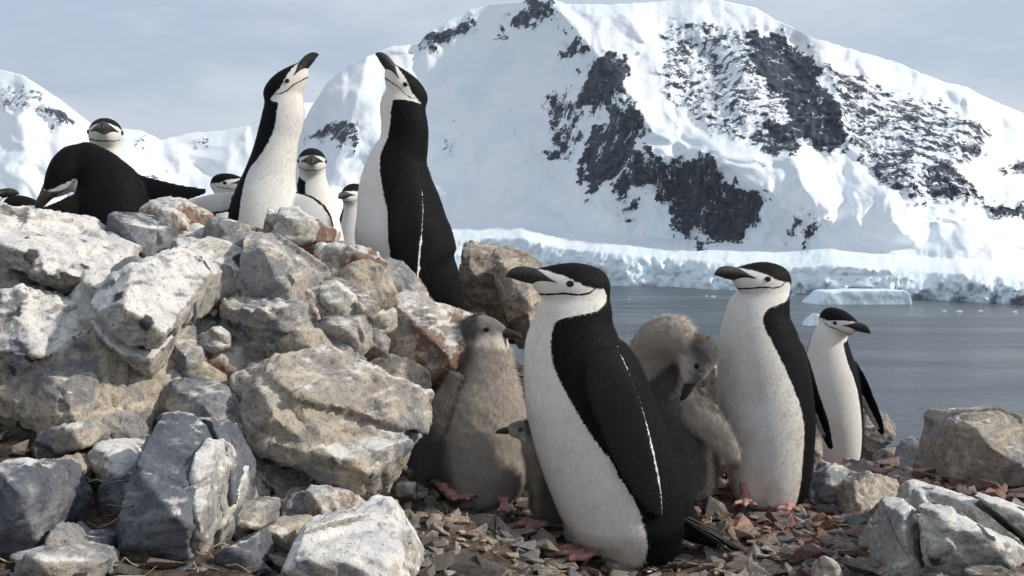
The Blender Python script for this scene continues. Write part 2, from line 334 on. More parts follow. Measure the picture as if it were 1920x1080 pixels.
# ------------------------------------------------------------------ icebergs
def ice_mat():
    m = MatB('iceberg_ice', .45, .4); n = m.noise(.12, 6, .6); m.color(m.mix(n, (.55, .76, .86), (.80, .88, .92))); m.bump(n, .6, 2); return m.m
ICE = ice_mat()
def berg(outline, d, th, label, name='iceberg', vox=1.1):
    pts = [P(x, y, d) for x, y in outline] + [P(x, y, d) + np.array((0, th, 0)) for x, y in outline]
    yb = max(y for x, y in outline)
    pts += [np.array((p_[0], p_[1], SEA - 3)) for p_ in pts if p_[2] < SEA + 2.5]
    bm = bmesh.new(); [bm.verts.new(p_) for p_ in pts]; bmesh.ops.convex_hull(bm, input=bm.verts)
    me = bpy.data.meshes.new(name); bm.to_mesh(me); bm.free(); o = bpy.data.objects.new(name, me); COL.objects.link(o)
    me.materials.append(ICE); baked(o, vox); v = coords(o.data); nn = normals(o.data)
    setco(o.data, v + nn * (fbm(v / 14, 3, 5)[:, None] * vox * .5)); o.data.materials.clear(); o.data.materials.append(ICE)
    return tag(o, label, 'iceberg', 'icebergs on the water')
dI = 40 * F / (571 - 480)
berg([(1530, 571), (1548, 556), (1560, 548), (1620, 545), (1700, 545), (1708, 556), (1711, 572)], dI, 45, 'flat pale blue iceberg floating before the ice cliff', vox=1.6)
dJ = 40 * F / (611 - 480)
berg([(1511, 611), (1518, 600), (1533, 588), (1546, 594), (1549, 611)], dJ, 9, 'small pointed iceberg just behind the penguin with turned head', vox=.5)
for k, (x, y, wd) in enumerate(((1338, 557, 10), (1325, 556, 5), (1488, 553, 7), (1800, 585, 12), (1840, 584, 9), (1905, 586, 8), (1180, 562, 4), (1772, 584, 7))):
    dd_ = 40 * F / (y - 480); berg([(x - wd / 2, y), (x - wd / 3, y - 2), (x + wd / 4, y - 2.6), (x + wd / 2, y)], dd_, 3, 'tiny white ice floe adrift on the open water', 'ice_floe', .4)

# ------------------------------------------------------------------ boulders
def boulder(pts, label, mat, th=.22, seed=0, vox=None, rough=1., inner=(), name='boulder', cuts=5, shrink=.8, group=None, frac=6):
    """pts: seen outline (px, py, depth), inner: ridge points on the near face; the far side is set back by th"""
    rr = np.random.default_rng(seed + 100)
    a = [P(*q) for q in pts]; c = np.mean(a, 0); s = np.ptp(np.array(a), axis=0).max()
    a = [c + (q - c) * 1.13 for q in a]
    b = [c + (q - c) * shrink + np.array((0, th, -.02)) for q in a]
    fr = [P(*q) + np.array((0, -.03, 0)) for q in inner] + [c + (q - c) * .75 - np.array((0, .10 * s, 0)) for q in a]
    bm = bmesh.new(); [bm.verts.new(q) for q in a + b + fr]; r_ = bmesh.ops.convex_hull(bm, input=bm.verts)
    bmesh.ops.delete(bm, geom=[g for g in r_['geom_interior'] if isinstance(g, bmesh.types.BMVert)], context='VERTS')
    JN = ((-.5, -.85, .12), (.88, -.42, .12), (.12, -.3, .95), (-.9, -.1, .3), (.55, -.6, .6), (-.2, -.9, -.35))
    for k in range(cuts + 6):
        n_ = (Vector(JN[k]) + Vector(rr.normal(0, .16, 3))).normalized() if k < 6 else Vector(rr.normal(size=3)).normalized(); dmax = max(v.co.dot(n_) for v in bm.verts); dmin = min(v.co.dot(n_) for v in bm.verts)
        g = bmesh.ops.bisect_plane(bm, geom=bm.verts[:] + bm.edges[:] + bm.faces[:], plane_co=n_ * (dmax - (dmax - dmin) * (rr.uniform(.07, .17) if k < 6 else rr.uniform(.02, .06))), plane_no=n_, clear_outer=True)
        bmesh.ops.holes_fill(bm, edges=[e_ for e_ in bm.edges if e_.is_boundary])
    pieces = [bm]; ext = lambda b_: np.ptp(np.array([v.co[:] for v in b_.verts]), axis=0).prod() if len(b_.verts) > 3 else 0
    for k in range(frac):
        pieces.sort(key=ext); big = pieces.pop(); n_ = (Vector(((.88, -.42, .12), (.12, -.3, .95), (-.5, -.85, .12), (.6, -.2, .75))[int(rr.integers(4))]) + Vector(rr.normal(0, .2, 3))).normalized()
        dt = [v.co.dot(n_) for v in big.verts]; co = n_ * (min(dt) + (max(dt) - min(dt)) * rr.uniform(.3, .7)); two = []
        for side in (0, 1):
            c2 = big.copy(); bmesh.ops.bisect_plane(c2, geom=c2.verts[:] + c2.edges[:] + c2.faces[:], plane_co=co, plane_no=n_, clear_outer=side == 0, clear_inner=side == 1); bmesh.ops.holes_fill(c2, edges=[e_ for e_ in c2.edges if e_.is_boundary]); two.append(c2)
        if min(len(q.verts) for q in two) < 4: pieces.append(big); [q.free() for q in two]
        else: big.free(); pieces += two
    vv, ff_ = [], []
    for q in pieces:
        q.verts.index_update(); pv = np.array([v.co[:] for v in q.verts]); pc = pv.mean(0); sh = rr.normal(0, .032, 3) * s * (1 if frac else 0)
        ff_ += [[v.index + len(vv) for v in f_.verts] for f_ in q.faces]; vv += [tuple(x) for x in (pc + (pv - pc) * .98 + sh)]; q.free()
    me = bpy.data.meshes.new(name); me.from_pydata(vv, [], ff_); me.update(); o = bpy.data.objects.new(name, me); COL.objects.link(o)
    vox = min(max(s / 62, .0055), .0095)
    baked(o, vox); v = coords(o.data); nn = normals(o.data); sc = max(s, .08)
    # broken steps: each cell of a jittered, tilted lattice is set in or out
    ax = rr.normal(size=(3, 3)); q_, _ = np.linalg.qr(ax)
    w_ = (v @ q_) / sc * np.array((5., 3.2, 7.)) + .28 * np.stack([fbm(v / sc * 4, 2, seed + i) for i in (1, 2, 3)], -1)
    fl = np.floor(w_); st = hsh(fl[:, 0], fl[:, 1], fl[:, 2], seed) - .5
    w2 = (v @ q_) / sc * np.array((11., 8., 15.)) + .3 * np.stack([fbm(v / sc * 7, 2, seed + i) for i in (4, 5, 6)], -1)
    f2 = np.floor(w2); st2 = hsh(f2[:, 0], f2[:, 1], f2[:, 2], seed + 9) - .5
    def facet(fl_, wv_, sd_):
        g_ = np.stack([hsh(fl_[:, 0], fl_[:, 1], fl_[:, 2], sd_ + i) - .5 for i in (21, 22, 23)], -1); return (g_ * (wv_ - fl_ - .5)).sum(1)
    tl_ = .045 * facet(fl, w_, seed) + .030 * facet(f2, w2, seed + 40)
    fr_ = np.abs(w_ - np.round(w_)).min(1); crack = np.exp(-(fr_ / .045) ** 2)
    disp = rough * sc * (.014 * st + .012 * st2 + tl_ + .004 * fbm(v / sc * 3, 3, seed) + .005 * fbm(v / sc * 16, 4, seed + 3, .65) - .006 * crack)
    setco(o.data, v + nn * disp[:, None])
    o.data.materials.clear(); o.data.materials.append(RM[mat]); o.data.polygons.foreach_set('use_smooth', [True] * len(o.data.polygons))
    # origin at the foot of the stone
    v = coords(o.data); org = np.array((v[:, 0].mean(), v[:, 1].mean(), v[:, 2].min())); setco(o.data, v - org); o.location = org
    return tag(o, label, 'rock', group)
def ol(s, d):   # flat outline "x,y x,y ..." at depth d (x,y or x,y,depth)
    r_ = []
    for t_ in s.split():
        q = [float(k) for k in t_.split(',')]; r_.append((q[0], q[1], q[2] if len(q) > 2 else d))
    return r_
B = lambda s, d, label, mat, th=.25, inn='', **k: boulder(ol(s, d), label, mat, th, inner=ol(inn, d), **k)
B('-60,400 0,392 60,396 130,425 195,455 202,482 172,538 120,548 50,545 -60,530', 2.15, 'rounded white crusted boulder under the bowed black penguin', 'pale', .4, '60,470,1.98 150,490,2.02 0,450,1.98', seed=1, vox=.008)
B('-60,530 0,528 60,556 112,588 165,578 168,620 130,655 60,690 -60,740', 2.02, 'lumpy white guano ledge beneath the rounded white boulder', 'pale', .3, '40,620,1.9 120,620,1.93', seed=2, rough=1.5)
B('-60,690 60,650 165,590 215,600 290,690 285,740 262,842 200,815 100,803 0,835 -60,850', 1.98, 'huge tan slab with diagonal grey streaks below the white ledge', 'tan', .4, '215,650,1.86 90,720,1.84 200,780,1.84', seed=3, vox=.009, cuts=2)
B('165,570 230,505 290,460 330,480 356,505 340,565 305,640 290,700 215,645', 2.02, 'pale wedge shaped boulder with a sharp sunlit right edge', 'pale', .4, '300,560,1.9 215,630,1.88 295,640,1.9', seed=4, vox=.007, cuts=2, rough=.7)
B('203,402 245,393 302,395 325,415 318,455 300,480 240,520 205,520', 2.42, 'dark fronted square block with pale top beside the bowed penguin', 'dark', .25, '210,415,2.3 275,420,2.3 272,490,2.3', seed=5, cuts=2, rough=.6)
B('248,388 290,378 335,376 380,402 378,455 320,460 270,430', 2.55, 'pinkish pale block on the crest of the outcrop', 'stain', .25, '340,400,2.46', seed=6)
B('298,450 345,440 400,455 443,478 440,510 420,565 385,605 335,570', 2.28, 'white slab with round dark lichen spots', 'spot', .3, '350,480,2.18 420,500,2.18', seed=7, cuts=3, rough=.7)
B('378,430 395,405 432,399 467,413 460,455 442,485 376,460', 2.45, 'grey cube shaped block beneath the spread pale flipper', 'grey', .22, '440,430,2.36', seed=8, cuts=3)
B('440,500 455,440 480,425 560,480 592,500 602,560 540,590 440,570', 2.3, 'large blue grey speckled block in the middle of the outcrop', 'grey', .3, '470,460,2.2 560,510,2.18 550,570,2.18', seed=9, cuts=2, rough=.6)
B('475,415 500,393 560,405 612,430 605,455 545,478 490,445', 2.5, 'reddish topped block below the white bellied sky pointing penguin', 'stain', .25, '560,430,2.42', seed=10)
B('560,480 620,450 680,470 720,500 700,545 640,540 585,520', 2.42, 'broken tan rubble block right of the speckled block', 'stain', .25, '640,480,2.34', seed=12, rough=1.6)
B('585,520 640,535 700,545 690,600 600,600 570,570', 2.3, 'small broken ledge with tan sunlit chips', 'tan', .25, '640,560,2.22', seed=13, rough=1.7)
B('688,488 732,484 770,520 795,556 790,590 720,570 690,530', 2.58, 'slanting slab at the tail of the black backed sky pointing penguin', 'grey', .25, '740,530,2.5', seed=14)
B('680,590 720,562 760,555 885,588 890,650 860,720 805,745 720,720 675,665', 2.5, 'smooth white boulder splashed with dark red brown stains', 'stain', .3, '760,590,2.36 840,650,2.36', seed=15, rough=.6, cuts=2)
B('575,620 600,590 678,580 692,640 645,695 590,670', 2.25, 'blunt grey block with tan right face beside the stained boulder', 'grey', .25, '665,610,2.15 600,630,2.15', seed=16, cuts=3)
B('368,640 400,580 470,555 562,580 582,640 560,690 470,705 390,690', 2.2, 'wide grey speckled boulder above the big front block', 'grey', .3, '480,600,2.08 550,650,2.08', seed=17, rough=1.3)
B('288,690 300,590 400,572 398,640 352,712 300,745', 2.12, 'grey rock wedged beside the pale wedge boulder', 'grey', .3, '350,620,2.03', seed=18)
B('400,720 545,672 600,664 690,700 792,745 782,800 735,865 662,985 505,965 420,905 395,800', 2.1, 'massive front block with white top ridge beside the big grey chick', 'block', .35, '570,690,1.93 700,720,1.95 760,760,1.98 640,880,1.9 450,800,1.92', seed=19, vox=.009, cuts=1, rough=1., frac=9)
B('280,745 350,700 425,725 445,745 492,795 500,900 430,910 300,850', 2.02, 'grey slab crossed by thin tan quartz veins', 'grey', .3, '400,770,1.88 470,830,1.87', seed=20, cuts=3)
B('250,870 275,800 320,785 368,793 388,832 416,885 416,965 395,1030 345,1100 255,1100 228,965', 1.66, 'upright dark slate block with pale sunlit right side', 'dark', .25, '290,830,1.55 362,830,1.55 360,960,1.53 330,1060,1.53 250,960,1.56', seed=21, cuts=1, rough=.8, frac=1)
B('378,818 394,840 412,890 411,965 394,1030 366,1085 360,1040 372,960', 1.63, 'added pale slab standing for the sunlit right face of the slate block', 'pale', .18, '392,900,1.57 384,1010,1.56', seed=52, cuts=1, rough=.8, frac=2)  # added slab, its pale colour stands for sunlight on the block's right face
B('38,830 90,800 150,788 172,812 160,835 60,862', 1.85, 'flat grey slab lying at the foot of the huge tan slab', 'grey', .2, seed=22)
B('150,850 190,832 222,838 268,872 240,915 190,905', 1.78, 'pale pink tinged stone left of the dark slate block', 'pale', .15, '210,870,1.72', seed=23)
B('-40,890 20,868 55,880 85,945 62,1050 -40,1060', 1.52, 'blue grey stone at the lower end of the outcrop with a dull face', 'dark', .2, '40,920,1.46', seed=24)
B('75,1045 102,982 150,1030 140,1050', 1.52, 'small triangular stone standing in the dark soil', 'grey', .1, '105,1010,1.48', seed=25, vox=.0045)
B('140,1000 190,1010 195,1050 150,1060', 1.56, 'small dull stone against the foot of the dark slate block', 'dark', .1, seed=26, vox=.0045)
B('425,960 455,945 492,948 497,992 440,1012', 1.78, 'blue grey stone at the foot of the massive front block', 'grey', .15, '460,965,1.72', seed=27)
B('480,1000 520,978 565,985 565,1050 475,1065', 1.72, 'warm tan stone behind the white marbled boulder', 'tan', .15, '530,1000,1.66', seed=28)
B('520,1100 535,1030 600,1008 700,1000 742,1030 760,1100', 1.52, 'white and blue grey marbled boulder among the stone chips', 'pale', .2, '600,1030,1.42 710,1030,1.43', seed=29, rough=.8)
B('630,1010 682,940 722,944 788,1062 765,1090 660,1070', 1.66, 'pointed pale stone leaning behind the marbled boulder', 'pale', .15, '690,980,1.6', seed=30, cuts=2, rough=.7)
B('385,1090 400,1042 468,1010 490,1090', 1.55, 'dark stone between the slate block and marbled boulder', 'dark', .15, seed=31)
B('735,915 748,902 776,905 772,928 742,932', 2.2, 'little pale stone beside the feet of the big grey chick', 'pale', .08, seed=32, vox=.0045)
B('10,1050 80,1040 160,1062 170,1100 0,1100', 1.42, 'flat striped grey stone with straw around it', 'grey', .15, seed=33)
B('170,910 230,880 240,960 190,985', 1.72, 'shadowed slate stone propped on the dark slate block', 'dark', .12, seed=34)
B('60,900 110,850 145,880 120,930 75,940', 1.72, 'tilted small slab with a tan sunlit tip', 'tan', .1, seed=35)
B('858,470 875,450 925,452 998,490 1012,590 985,640 900,640 870,590', 3.15, 'tan boulder with dark face behind the black backed penguin', 'brown', .35, '930,490,3.0 980,560,3.0', seed=36)
B('915,478 960,474 1000,492 1010,560 950,600 940,520', 3.02, 'pale pitted rock behind the bill of the large standing penguin', 'tan', .2, seed=37)
B('1788,908 1790,870 1808,800 1824,780 1880,774 1918,792 1935,908', 2.72, 'large square brown grey boulder at the water side', 'brown', .3, '1810,800,2.6 1900,800,2.58 1900,890,2.56', seed=38, cuts=2, rough=.7, vox=.008)
B('1705,900 1722,852 1760,832 1800,830 1805,900', 3.3, 'low grey rock behind the large square boulder', 'grey', .25, seed=39)
B('1590,880 1612,790 1652,768 1682,785 1655,845 1630,880', 4.15, 'dark brown crag behind the penguin with turned head', 'brown', .25, seed=40)
B('1650,880 1660,842 1690,840 1696,880', 3.9, 'small brown stump of rock on the brink above the water', 'brown', .12, seed=41)
B('1512,950 1525,890 1565,868 1600,885 1600,950 1560,985', 2.68, 'grey split rock right of the upright penguin', 'grey', .2, '1560,900,2.58', seed=42)
B('1575,1035 1590,950 1600,915 1640,895 1695,910 1698,950 1650,985 1610,1045', 2.55, 'tan ridged rock with flaky sunlit top', 'tan', .2, '1640,940,2.44 1600,1000,2.42', seed=43, rough=1.3)
B('1520,905 1524,838 1548,818 1545,862 1532,915', 2.78, 'thin tan sliver of rock standing at the penguin tail', 'tan', .08, seed=44, vox=.0045)
B('1755,985 1772,932 1800,930 1960,985 1960,1030 1850,1010', 2.12, 'upper pale slab of the split rock with green lichen tint', 'spot', .25, '1790,945,2.02 1900,985,2.02', seed=45, cuts=2, rough=.6)
B('1680,1100 1735,975 1795,968 1960,1045 1960,1130', 1.98, 'lower white slab of the split rock with dark spots', 'spot', .3, '1780,1000,1.86 1900,1050,1.86', seed=46, cuts=2, rough=.6, vox=.007)
B('1318,800 1326,700 1346,672 1390,690 1398,820', 3.1, 'dark red brown rock between preening chick and upright penguin', 'brown', .25, seed=47)
B('1310,900 1320,850 1375,830 1400,905', 2.85, 'low red brown stone behind the raised chick flipper', 'brown', .15, seed=48)
B('1530,1100 1545,1042 1575,1060 1600,1100', 2.0, 'upright pale pink shard among the chips', 'stain', .06, seed=49, vox=.0045, cuts=2)
FILL = []
for k in range(7):
    FILL.append(boulder(ol('600,600 640,585 675,610 670,650 620,665 590,640', 2.3), 'small angular stone wedged in a gap of the outcrop', ('grey', 'tan', 'pale', 'grey', 'stain', 'tan', 'pale')[k], .09, seed=70 + k, vox=.0045, name='wedged_stone', rough=1.3, group='stones wedged in the outcrop'))
fr2 = np.random.default_rng(5); spots_ = [(200, 545, 2.2), (335, 590, 2.2), (440, 560, 2.28), (395, 560, 2.25), (600, 575, 2.3), (560, 590, 2.25), (690, 610, 2.38), (640, 690, 2.2), (700, 690, 2.3), (370, 470, 2.45), (460, 480, 2.4), (335, 460, 2.45), (560, 655, 2.15), (640, 600, 2.32), (720, 545, 2.45), (660, 560, 2.35), (300, 760, 2.05), (280, 850, 1.95), (420, 700, 2.12), (370, 720, 2.1), (180, 620, 2.05), (200, 830, 1.92), (120, 830, 1.9), (440, 930, 1.95), (560, 960, 1.95), (620, 985, 1.9), (500, 700, 2.12), (550, 450, 2.48), (640, 510, 2.45), (740, 730, 2.25), (610, 500, 2.42), (700, 650, 2.32), (760, 610, 2.55), (820, 600, 2.6), (400, 640, 2.1), (280, 560, 2.1), (330, 870, 1.85), (130, 690, 2.1)]
for k, (x, y, dd_) in enumerate(spots_):
    o = FILL[k] if k < 7 else FILL[k % 7].copy()
    if k >= 7: COL.objects.link(o)
    sc_ = fr2.uniform(.75, 1.5); o.scale = (sc_ * fr2.uniform(.8, 1.3), sc_, sc_ * fr2.uniform(.7, 1.1)); o.location = P(x, y + 30, dd_ + .04); o.rotation_euler = (fr2.uniform(-.5, .5), fr2.uniform(-.5, .5), fr2.uniform(-.7, .7))
    nb = min((q for q in COL.objects if q.name.startswith('boulder')), key=lambda q: (q.location - o.location).length)
    STOP = {'under', 'beneath', 'below', 'with', 'beside', 'in', 'on', 'right', 'at', 'above', 'between', 'left', 'behind', 'lying', 'standing', 'leaning', 'among', 'crossed', 'splashed', 'wedged', 'against', 'of', 'propped', 'fronted'}
    ws_ = nb['label'].split(); n_w = next((i for i, q in enumerate(ws_) if i > 1 and q in STOP), 6)
    o['label'] = 'small angular %s stone wedged against the %s' % (('grey', 'tan', 'pale', 'blue grey', 'reddish', 'warm tan', 'white crusted')[k % 7], ' '.join(ws_[:n_w]))

# ------------------------------------------------------------------ stone chips
chipmats = [rock_mat('chip_grey', (.165, .145, .125), (.27, .23, .19), .08, 0, .1), rock_mat('chip_tan', (.24, .19, .15), (.35, .28, .215), .06, .2, .1), rock_mat('chip_red', (.20, .105, .08), (.31, .19, .145), .0, .5, .0), rock_mat('chip_dark', (.075, .068, .06), (.15, .13, .11), .0, 0, .1)]
def chip_shape(sd_):
    rr = np.random.default_rng(sd_); n = 11
    v = rr.uniform(-1, 1, (n, 3)); v /= np.maximum(np.linalg.norm(v[:, :2], axis=1)[:, None], .35); v *= np.array((1, rr.uniform(.4, .75), rr.uniform(.14, .3)))
    bm = bmesh.new(); [bm.verts.new(q) for q in v]; r_ = bmesh.ops.convex_hull(bm, input=bm.verts)
    bmesh.ops.delete(bm, geom=[g for g in r_['geom_interior'] if isinstance(g, bmesh.types.BMVert)], context='VERTS')
    bm.verts.index_update(); V = np.array([q.co[:] for q in bm.verts]); Fc = [[q.index for q in f_.verts] for f_ in bm.faces]; bm.free(); return V, Fc
shapes = [chip_shape(300 + k) for k in range(16)]
def chip_xf(x, y, s):
    a = rng.uniform(0, 6.283); tx, ty = rng.normal(0, .28, 2)
    ca, sa = math.cos(a), math.sin(a)
    Mz = np.array(((ca, -sa, 0), (sa, ca, 0), (0, 0, 1))); Mx = np.array(((1, 0, 0), (0, math.cos(tx), -math.sin(tx)), (0, math.sin(tx), math.cos(tx)))); My = np.array(((math.cos(ty), 0, math.sin(ty)), (0, 1, 0), (-math.sin(ty), 0, math.cos(ty))))
    return My @ Mx @ Mz * s
cand = []
while len(cand) < 7500:
    x = rng.uniform(-1.15, 1.75); y = rng.uniform(1.35, 4.1)
    wgt = 1.0 if x > -.35 else .28
    if y > 3.0: wgt *= .3
    if rng.uniform() < wgt: cand.append((x, y))
cx = np.array(cand); cz = gz(cx[:, 0], cx[:, 1]); cs = np.clip(rng.lognormal(-4.0, .55, len(cx)), .006, .055)
app = cs / cx[:, 1] * (np.abs(cx[:, 0] / cx[:, 1]) < .53); order = np.argsort(-app)
chipme = {}
for si, (V, Fc) in enumerate(shapes):
    for mi, mm in enumerate(chipmats):
        me = bpy.data.meshes.new('stone_chip'); me.from_pydata([tuple(q) for q in V], [], Fc); me.update(); me.materials.append(mm); chipme[si, mi] = me
def chip_mat_idx(x, y):
    r_ = math.exp(-((x - .8) / .55) ** 2 - ((y - 2.8) / .6) ** 2); q = rng.uniform()
    if q < r_ * .9: return 2
    if x < -.4 and q > .5: return 3
    return 3 if q > .86 else (0 if q > .45 else 1)
from mathutils import Matrix
rest = [([], [], 0) for _ in range(4)]; rest = [[[], [], 0] for _ in range(4)]
for rank, i in enumerate(order):
    x, y = cx[i]; s = cs[i]; Mt = chip_xf(x, y, s); mi = chip_mat_idx(x, y); si = int(rng.integers(len(shapes)))
    pos = np.array((x, y, cz[i] + s * rng.uniform(-.12, .22) + .002))
    if rank < 300:
        o = bpy.data.objects.new('stone_chip', chipme[si, mi]); COL.objects.link(o)
        M4 = Matrix([list(Mt[r_]) + [pos[r_]] for r_ in range(3)] + [[0, 0, 0, 1]]); o.matrix_world = M4; o.parent = ground
    else:
        V, Fc = shapes[si]; q = rest[mi]; b0 = q[2]; q[0].append(V @ Mt.T + pos); q[1] += [[k + b0 for k in f_] for f_ in Fc]; q[2] += len(V)
gv = []; gf = []; gm = []; b0 = 0
for mi, q in enumerate(rest):
    if not q[0]: continue
    gv.append(np.concatenate(q[0])); gf += [[k + b0 for k in f_] for f_ in q[1]]; gm += [mi] * len(q[1]); b0 += q[2]
rub = mesh_obj('stone_rubble', np.concatenate(gv), gf, None, ground, smooth=False)
for mm in chipmats: rub.data.materials.append(mm)
rub.data.polygons.foreach_set('material_index', gm); tag(rub, kind='stuff')
# dry straw among the stones
sm_ = MatB('dry_straw', .8, .2); sm_.color((.42, .34, .18))
sv, sf = [], []
for k in range(90):
    if k < 60: x = rng.uniform(-.85, -.3); y = rng.uniform(1.42, 1.9)
    else: x = rng.uniform(-.25, .9); y = rng.uniform(2.0, 2.7)
    z = float(gz(np.array([x]), np.array([y]))[0]) + rng.uniform(.008, .04); a = rng.uniform(0, 6.28); L = rng.uniform(.03, .09); bend = rng.normal(0, .5); pts = []
    for j in range(5):
        pts.append((x, y, z)); x += math.cos(a) * L / 4; y += math.sin(a) * L / 4; z += rng.normal(0, .006); a += bend / 4
    for j, q in enumerate(pts):
        for c in range(3): sv.append((q[0] + .0011 * math.cos(c * 2.1), q[1] + .0011 * math.sin(c * 2.1) * .5, q[2] + .0011 * math.sin(c * 2.1)))
    b0 = len(sv) - 15
    for j in range(4):
        for c in range(3): sf.append((b0 + j * 3 + c, b0 + j * 3 + (c + 1) % 3, b0 + j * 3 + 3 + (c + 1) % 3, b0 + j * 3 + 3 + c))
tag(mesh_obj('dry_straw', sv, sf, sm_.m), 'thin dry yellow straw scattered among the stones', 'straw', kind='stuff')

# ------------------------------------------------------------------ penguins
def feather_mat():
    m = MatB('adult_plumage', .65, .07)
    n = m.noise(120, 4, .65); n2 = m.noise(9, 5, .6); d = m.attr('black')
    f = m.ramp(m.math('ADD', d, m.math('MULTIPLY', m.math('SUBTRACT', n, .5), .012)), -.0022, .0022)
    f = m.math('MAXIMUM', f, m.ramp(m.math('ADD', m.attr('strap'), m.math('MULTIPLY', m.math('SUBTRACT', n, .5), .0015)), .0016, .0027, 1, 0))
    wh = m.mix(m.ramp(n2, .42, .75, 0, .55), (.74, .72, .68), (.66, .60, .50))
    wh = m.mix(m.math('MULTIPLY', m.attr('dirt'), m.ramp(m.noise(16, 5), .4, .7)), wh, (.50, .36, .25))
    bk = m.mix(m.ramp(m.noise(260, 3, .7), .5, .75, 0, .6), (.007, .007, .008), (.030, .026, .023))
    m.color(m.mix(f, wh, bk)); m.bump(m.noise(170, 4, .7, m.mapping((1, 1, .6))), .22, .004); return m.m
def down_mat():
    m = MatB('chick_down', .95, .1); n = m.noise(14, 5, .6); n2 = m.noise(140, 4, .7)
    d = m.ramp(m.math('ADD', m.attr('black'), m.math('MULTIPLY', m.math('SUBTRACT', n, .5), .03)), -.02, .02)
    c = m.mix(d, (.52, .465, .405), (.15, .138, .127)); c = m.mix(m.ramp(n2, .5, .75, 0, .35), c, (.13, .12, .11))
    m.color(c); m.bump(n2, .2, .004); m.b.inputs['Sheen Weight'].default_value = .2; m.b.inputs['Sheen Roughness'].default_value = .5; return m.m
FEATHER = feather_mat(); DOWN = down_mat()
def simple(name, c, rough=.5, bump=0, sc=60, c2=None):
    m = MatB(name, rough, .4); n = m.noise(sc, 5, .65); m.color(m.mix(m.ramp(n, .4, .65), c, c2 or tuple(x * .55 for x in c)))
    if bump: m.bump(n, .6, bump)
    return m.m
BILL = simple('bill_horn', (.012, .011, .011), .5, .002, 90, (.035, .030, .027)); EYE = simple('eye_brown', (.018, .008, .006), .12); LID = simple('eye_rim', (.01, .01, .01), .5)
FOOT = simple('foot_skin', (.50, .27, .22), .6, .003, 90, (.30, .16, .14)); CLAW = simple('claw_horn', (.02, .017, .015), .4); TAILM = simple('tail_feathers', (.013, .012, .012), .6, .002, 200, (.045, .04, .035))
def cr_interp(K, sub):
    K = np.asarray(K, float); n = len(K); out = []
    for i in range(n - 1):
        p0, p1, p2, p3 = K[max(i - 1, 0)], K[i], K[i + 1], K[min(i + 2, n - 1)]
        for j in range(sub):
            t = j / sub; out.append(.5 * (2 * p1 + (p2 - p0) * t + (2 * p0 - 5 * p1 + 4 * p2 - p3) * t * t + (3 * p1 - p0 - 3 * p2 + p3) * t ** 3))
    out.append(K[-1]); return np.array(out)
def loft(C, X, Y, seg):
    """rings C + X cos + Y sin, capped"""
    a = np.arange(seg) / seg * 2 * math.pi; n = len(C)
    V = C[:, None] + X[:, None] * np.cos(a)[None, :, None] + Y[:, None] * np.sin(a)[None, :, None]
    fc = [(i * seg + j, i * seg + (j + 1) % seg, (i + 1) * seg + (j + 1) % seg, (i + 1) * seg + j) for i in range(n - 1) for j in range(seg)]
    V = np.concatenate([V.reshape(-1, 3), C[:1], C[-1:]]); b = n * seg
    fc += [(b, (j + 1) % seg, j) for j in range(seg)] + [(b + 1, (n - 1) * seg + j, (n - 1) * seg + (j + 1) % seg) for j in range(seg)]
    return V, fc
HEAD = [(0.0, -.03, .06, .05), (.04, -.02, .17, .15), (.12, 0, .235, .225), (.25, 0, .28, .285), (.45, .005, .305, .31), (.62, .0, .295, .285), (.76, .01, .255, .235), (.88, .03, .20, .175), (.97, .06, .145, .12), (1.04, .09, .085, .07)]
BILLR = [(.74, .045, .008, .20), (.77, .045, .016, .243), (.84, .065, .045, .215), (.92, .088, .085, .172), (1.0, .10, .104, .128), (1.08, .112, .104, .095), (1.15, .12, .10, .076), (1.23, .124, .085, .057), (1.30, .12, .06, .038), (1.345, .102, .036, .02), (1.365, .085, .012, .008)]
CHEAD = [(0.0, -.02, .07, .06), (.05, 0, .20, .19), (.14, .01, .27, .26), (.28, .02, .325, .32), (.45, .02, .335, .33), (.60, .01, .30, .29), (.75, 0, .24, .22), (.88, 0, .165, .14), (.97, .0, .09, .08)]
CBILL = [(.80, .0, .06, .10), (.90, .0, .105, .105), (1.0, -.005, .10, .082), (1.1, -.015, .085, .06), (1.2, -.03, .06, .04), (1.27, -.05, .03, .02), (1.29, -.06, .01, .008)]
CAPX = [-.2, .05, .24, .41, .52, .62, .74, .86, 1.0, 1.4]; CAPZ = [-.02, -.02, -.005, .015, .06, .105, .145, .175, .20, .22]
STX = [.20, .26, .345, .48, .655, .83, .965, 1.1]; STZ = [.03, .005, -.07, -.10, -.09, -.115, -.125, -.13]
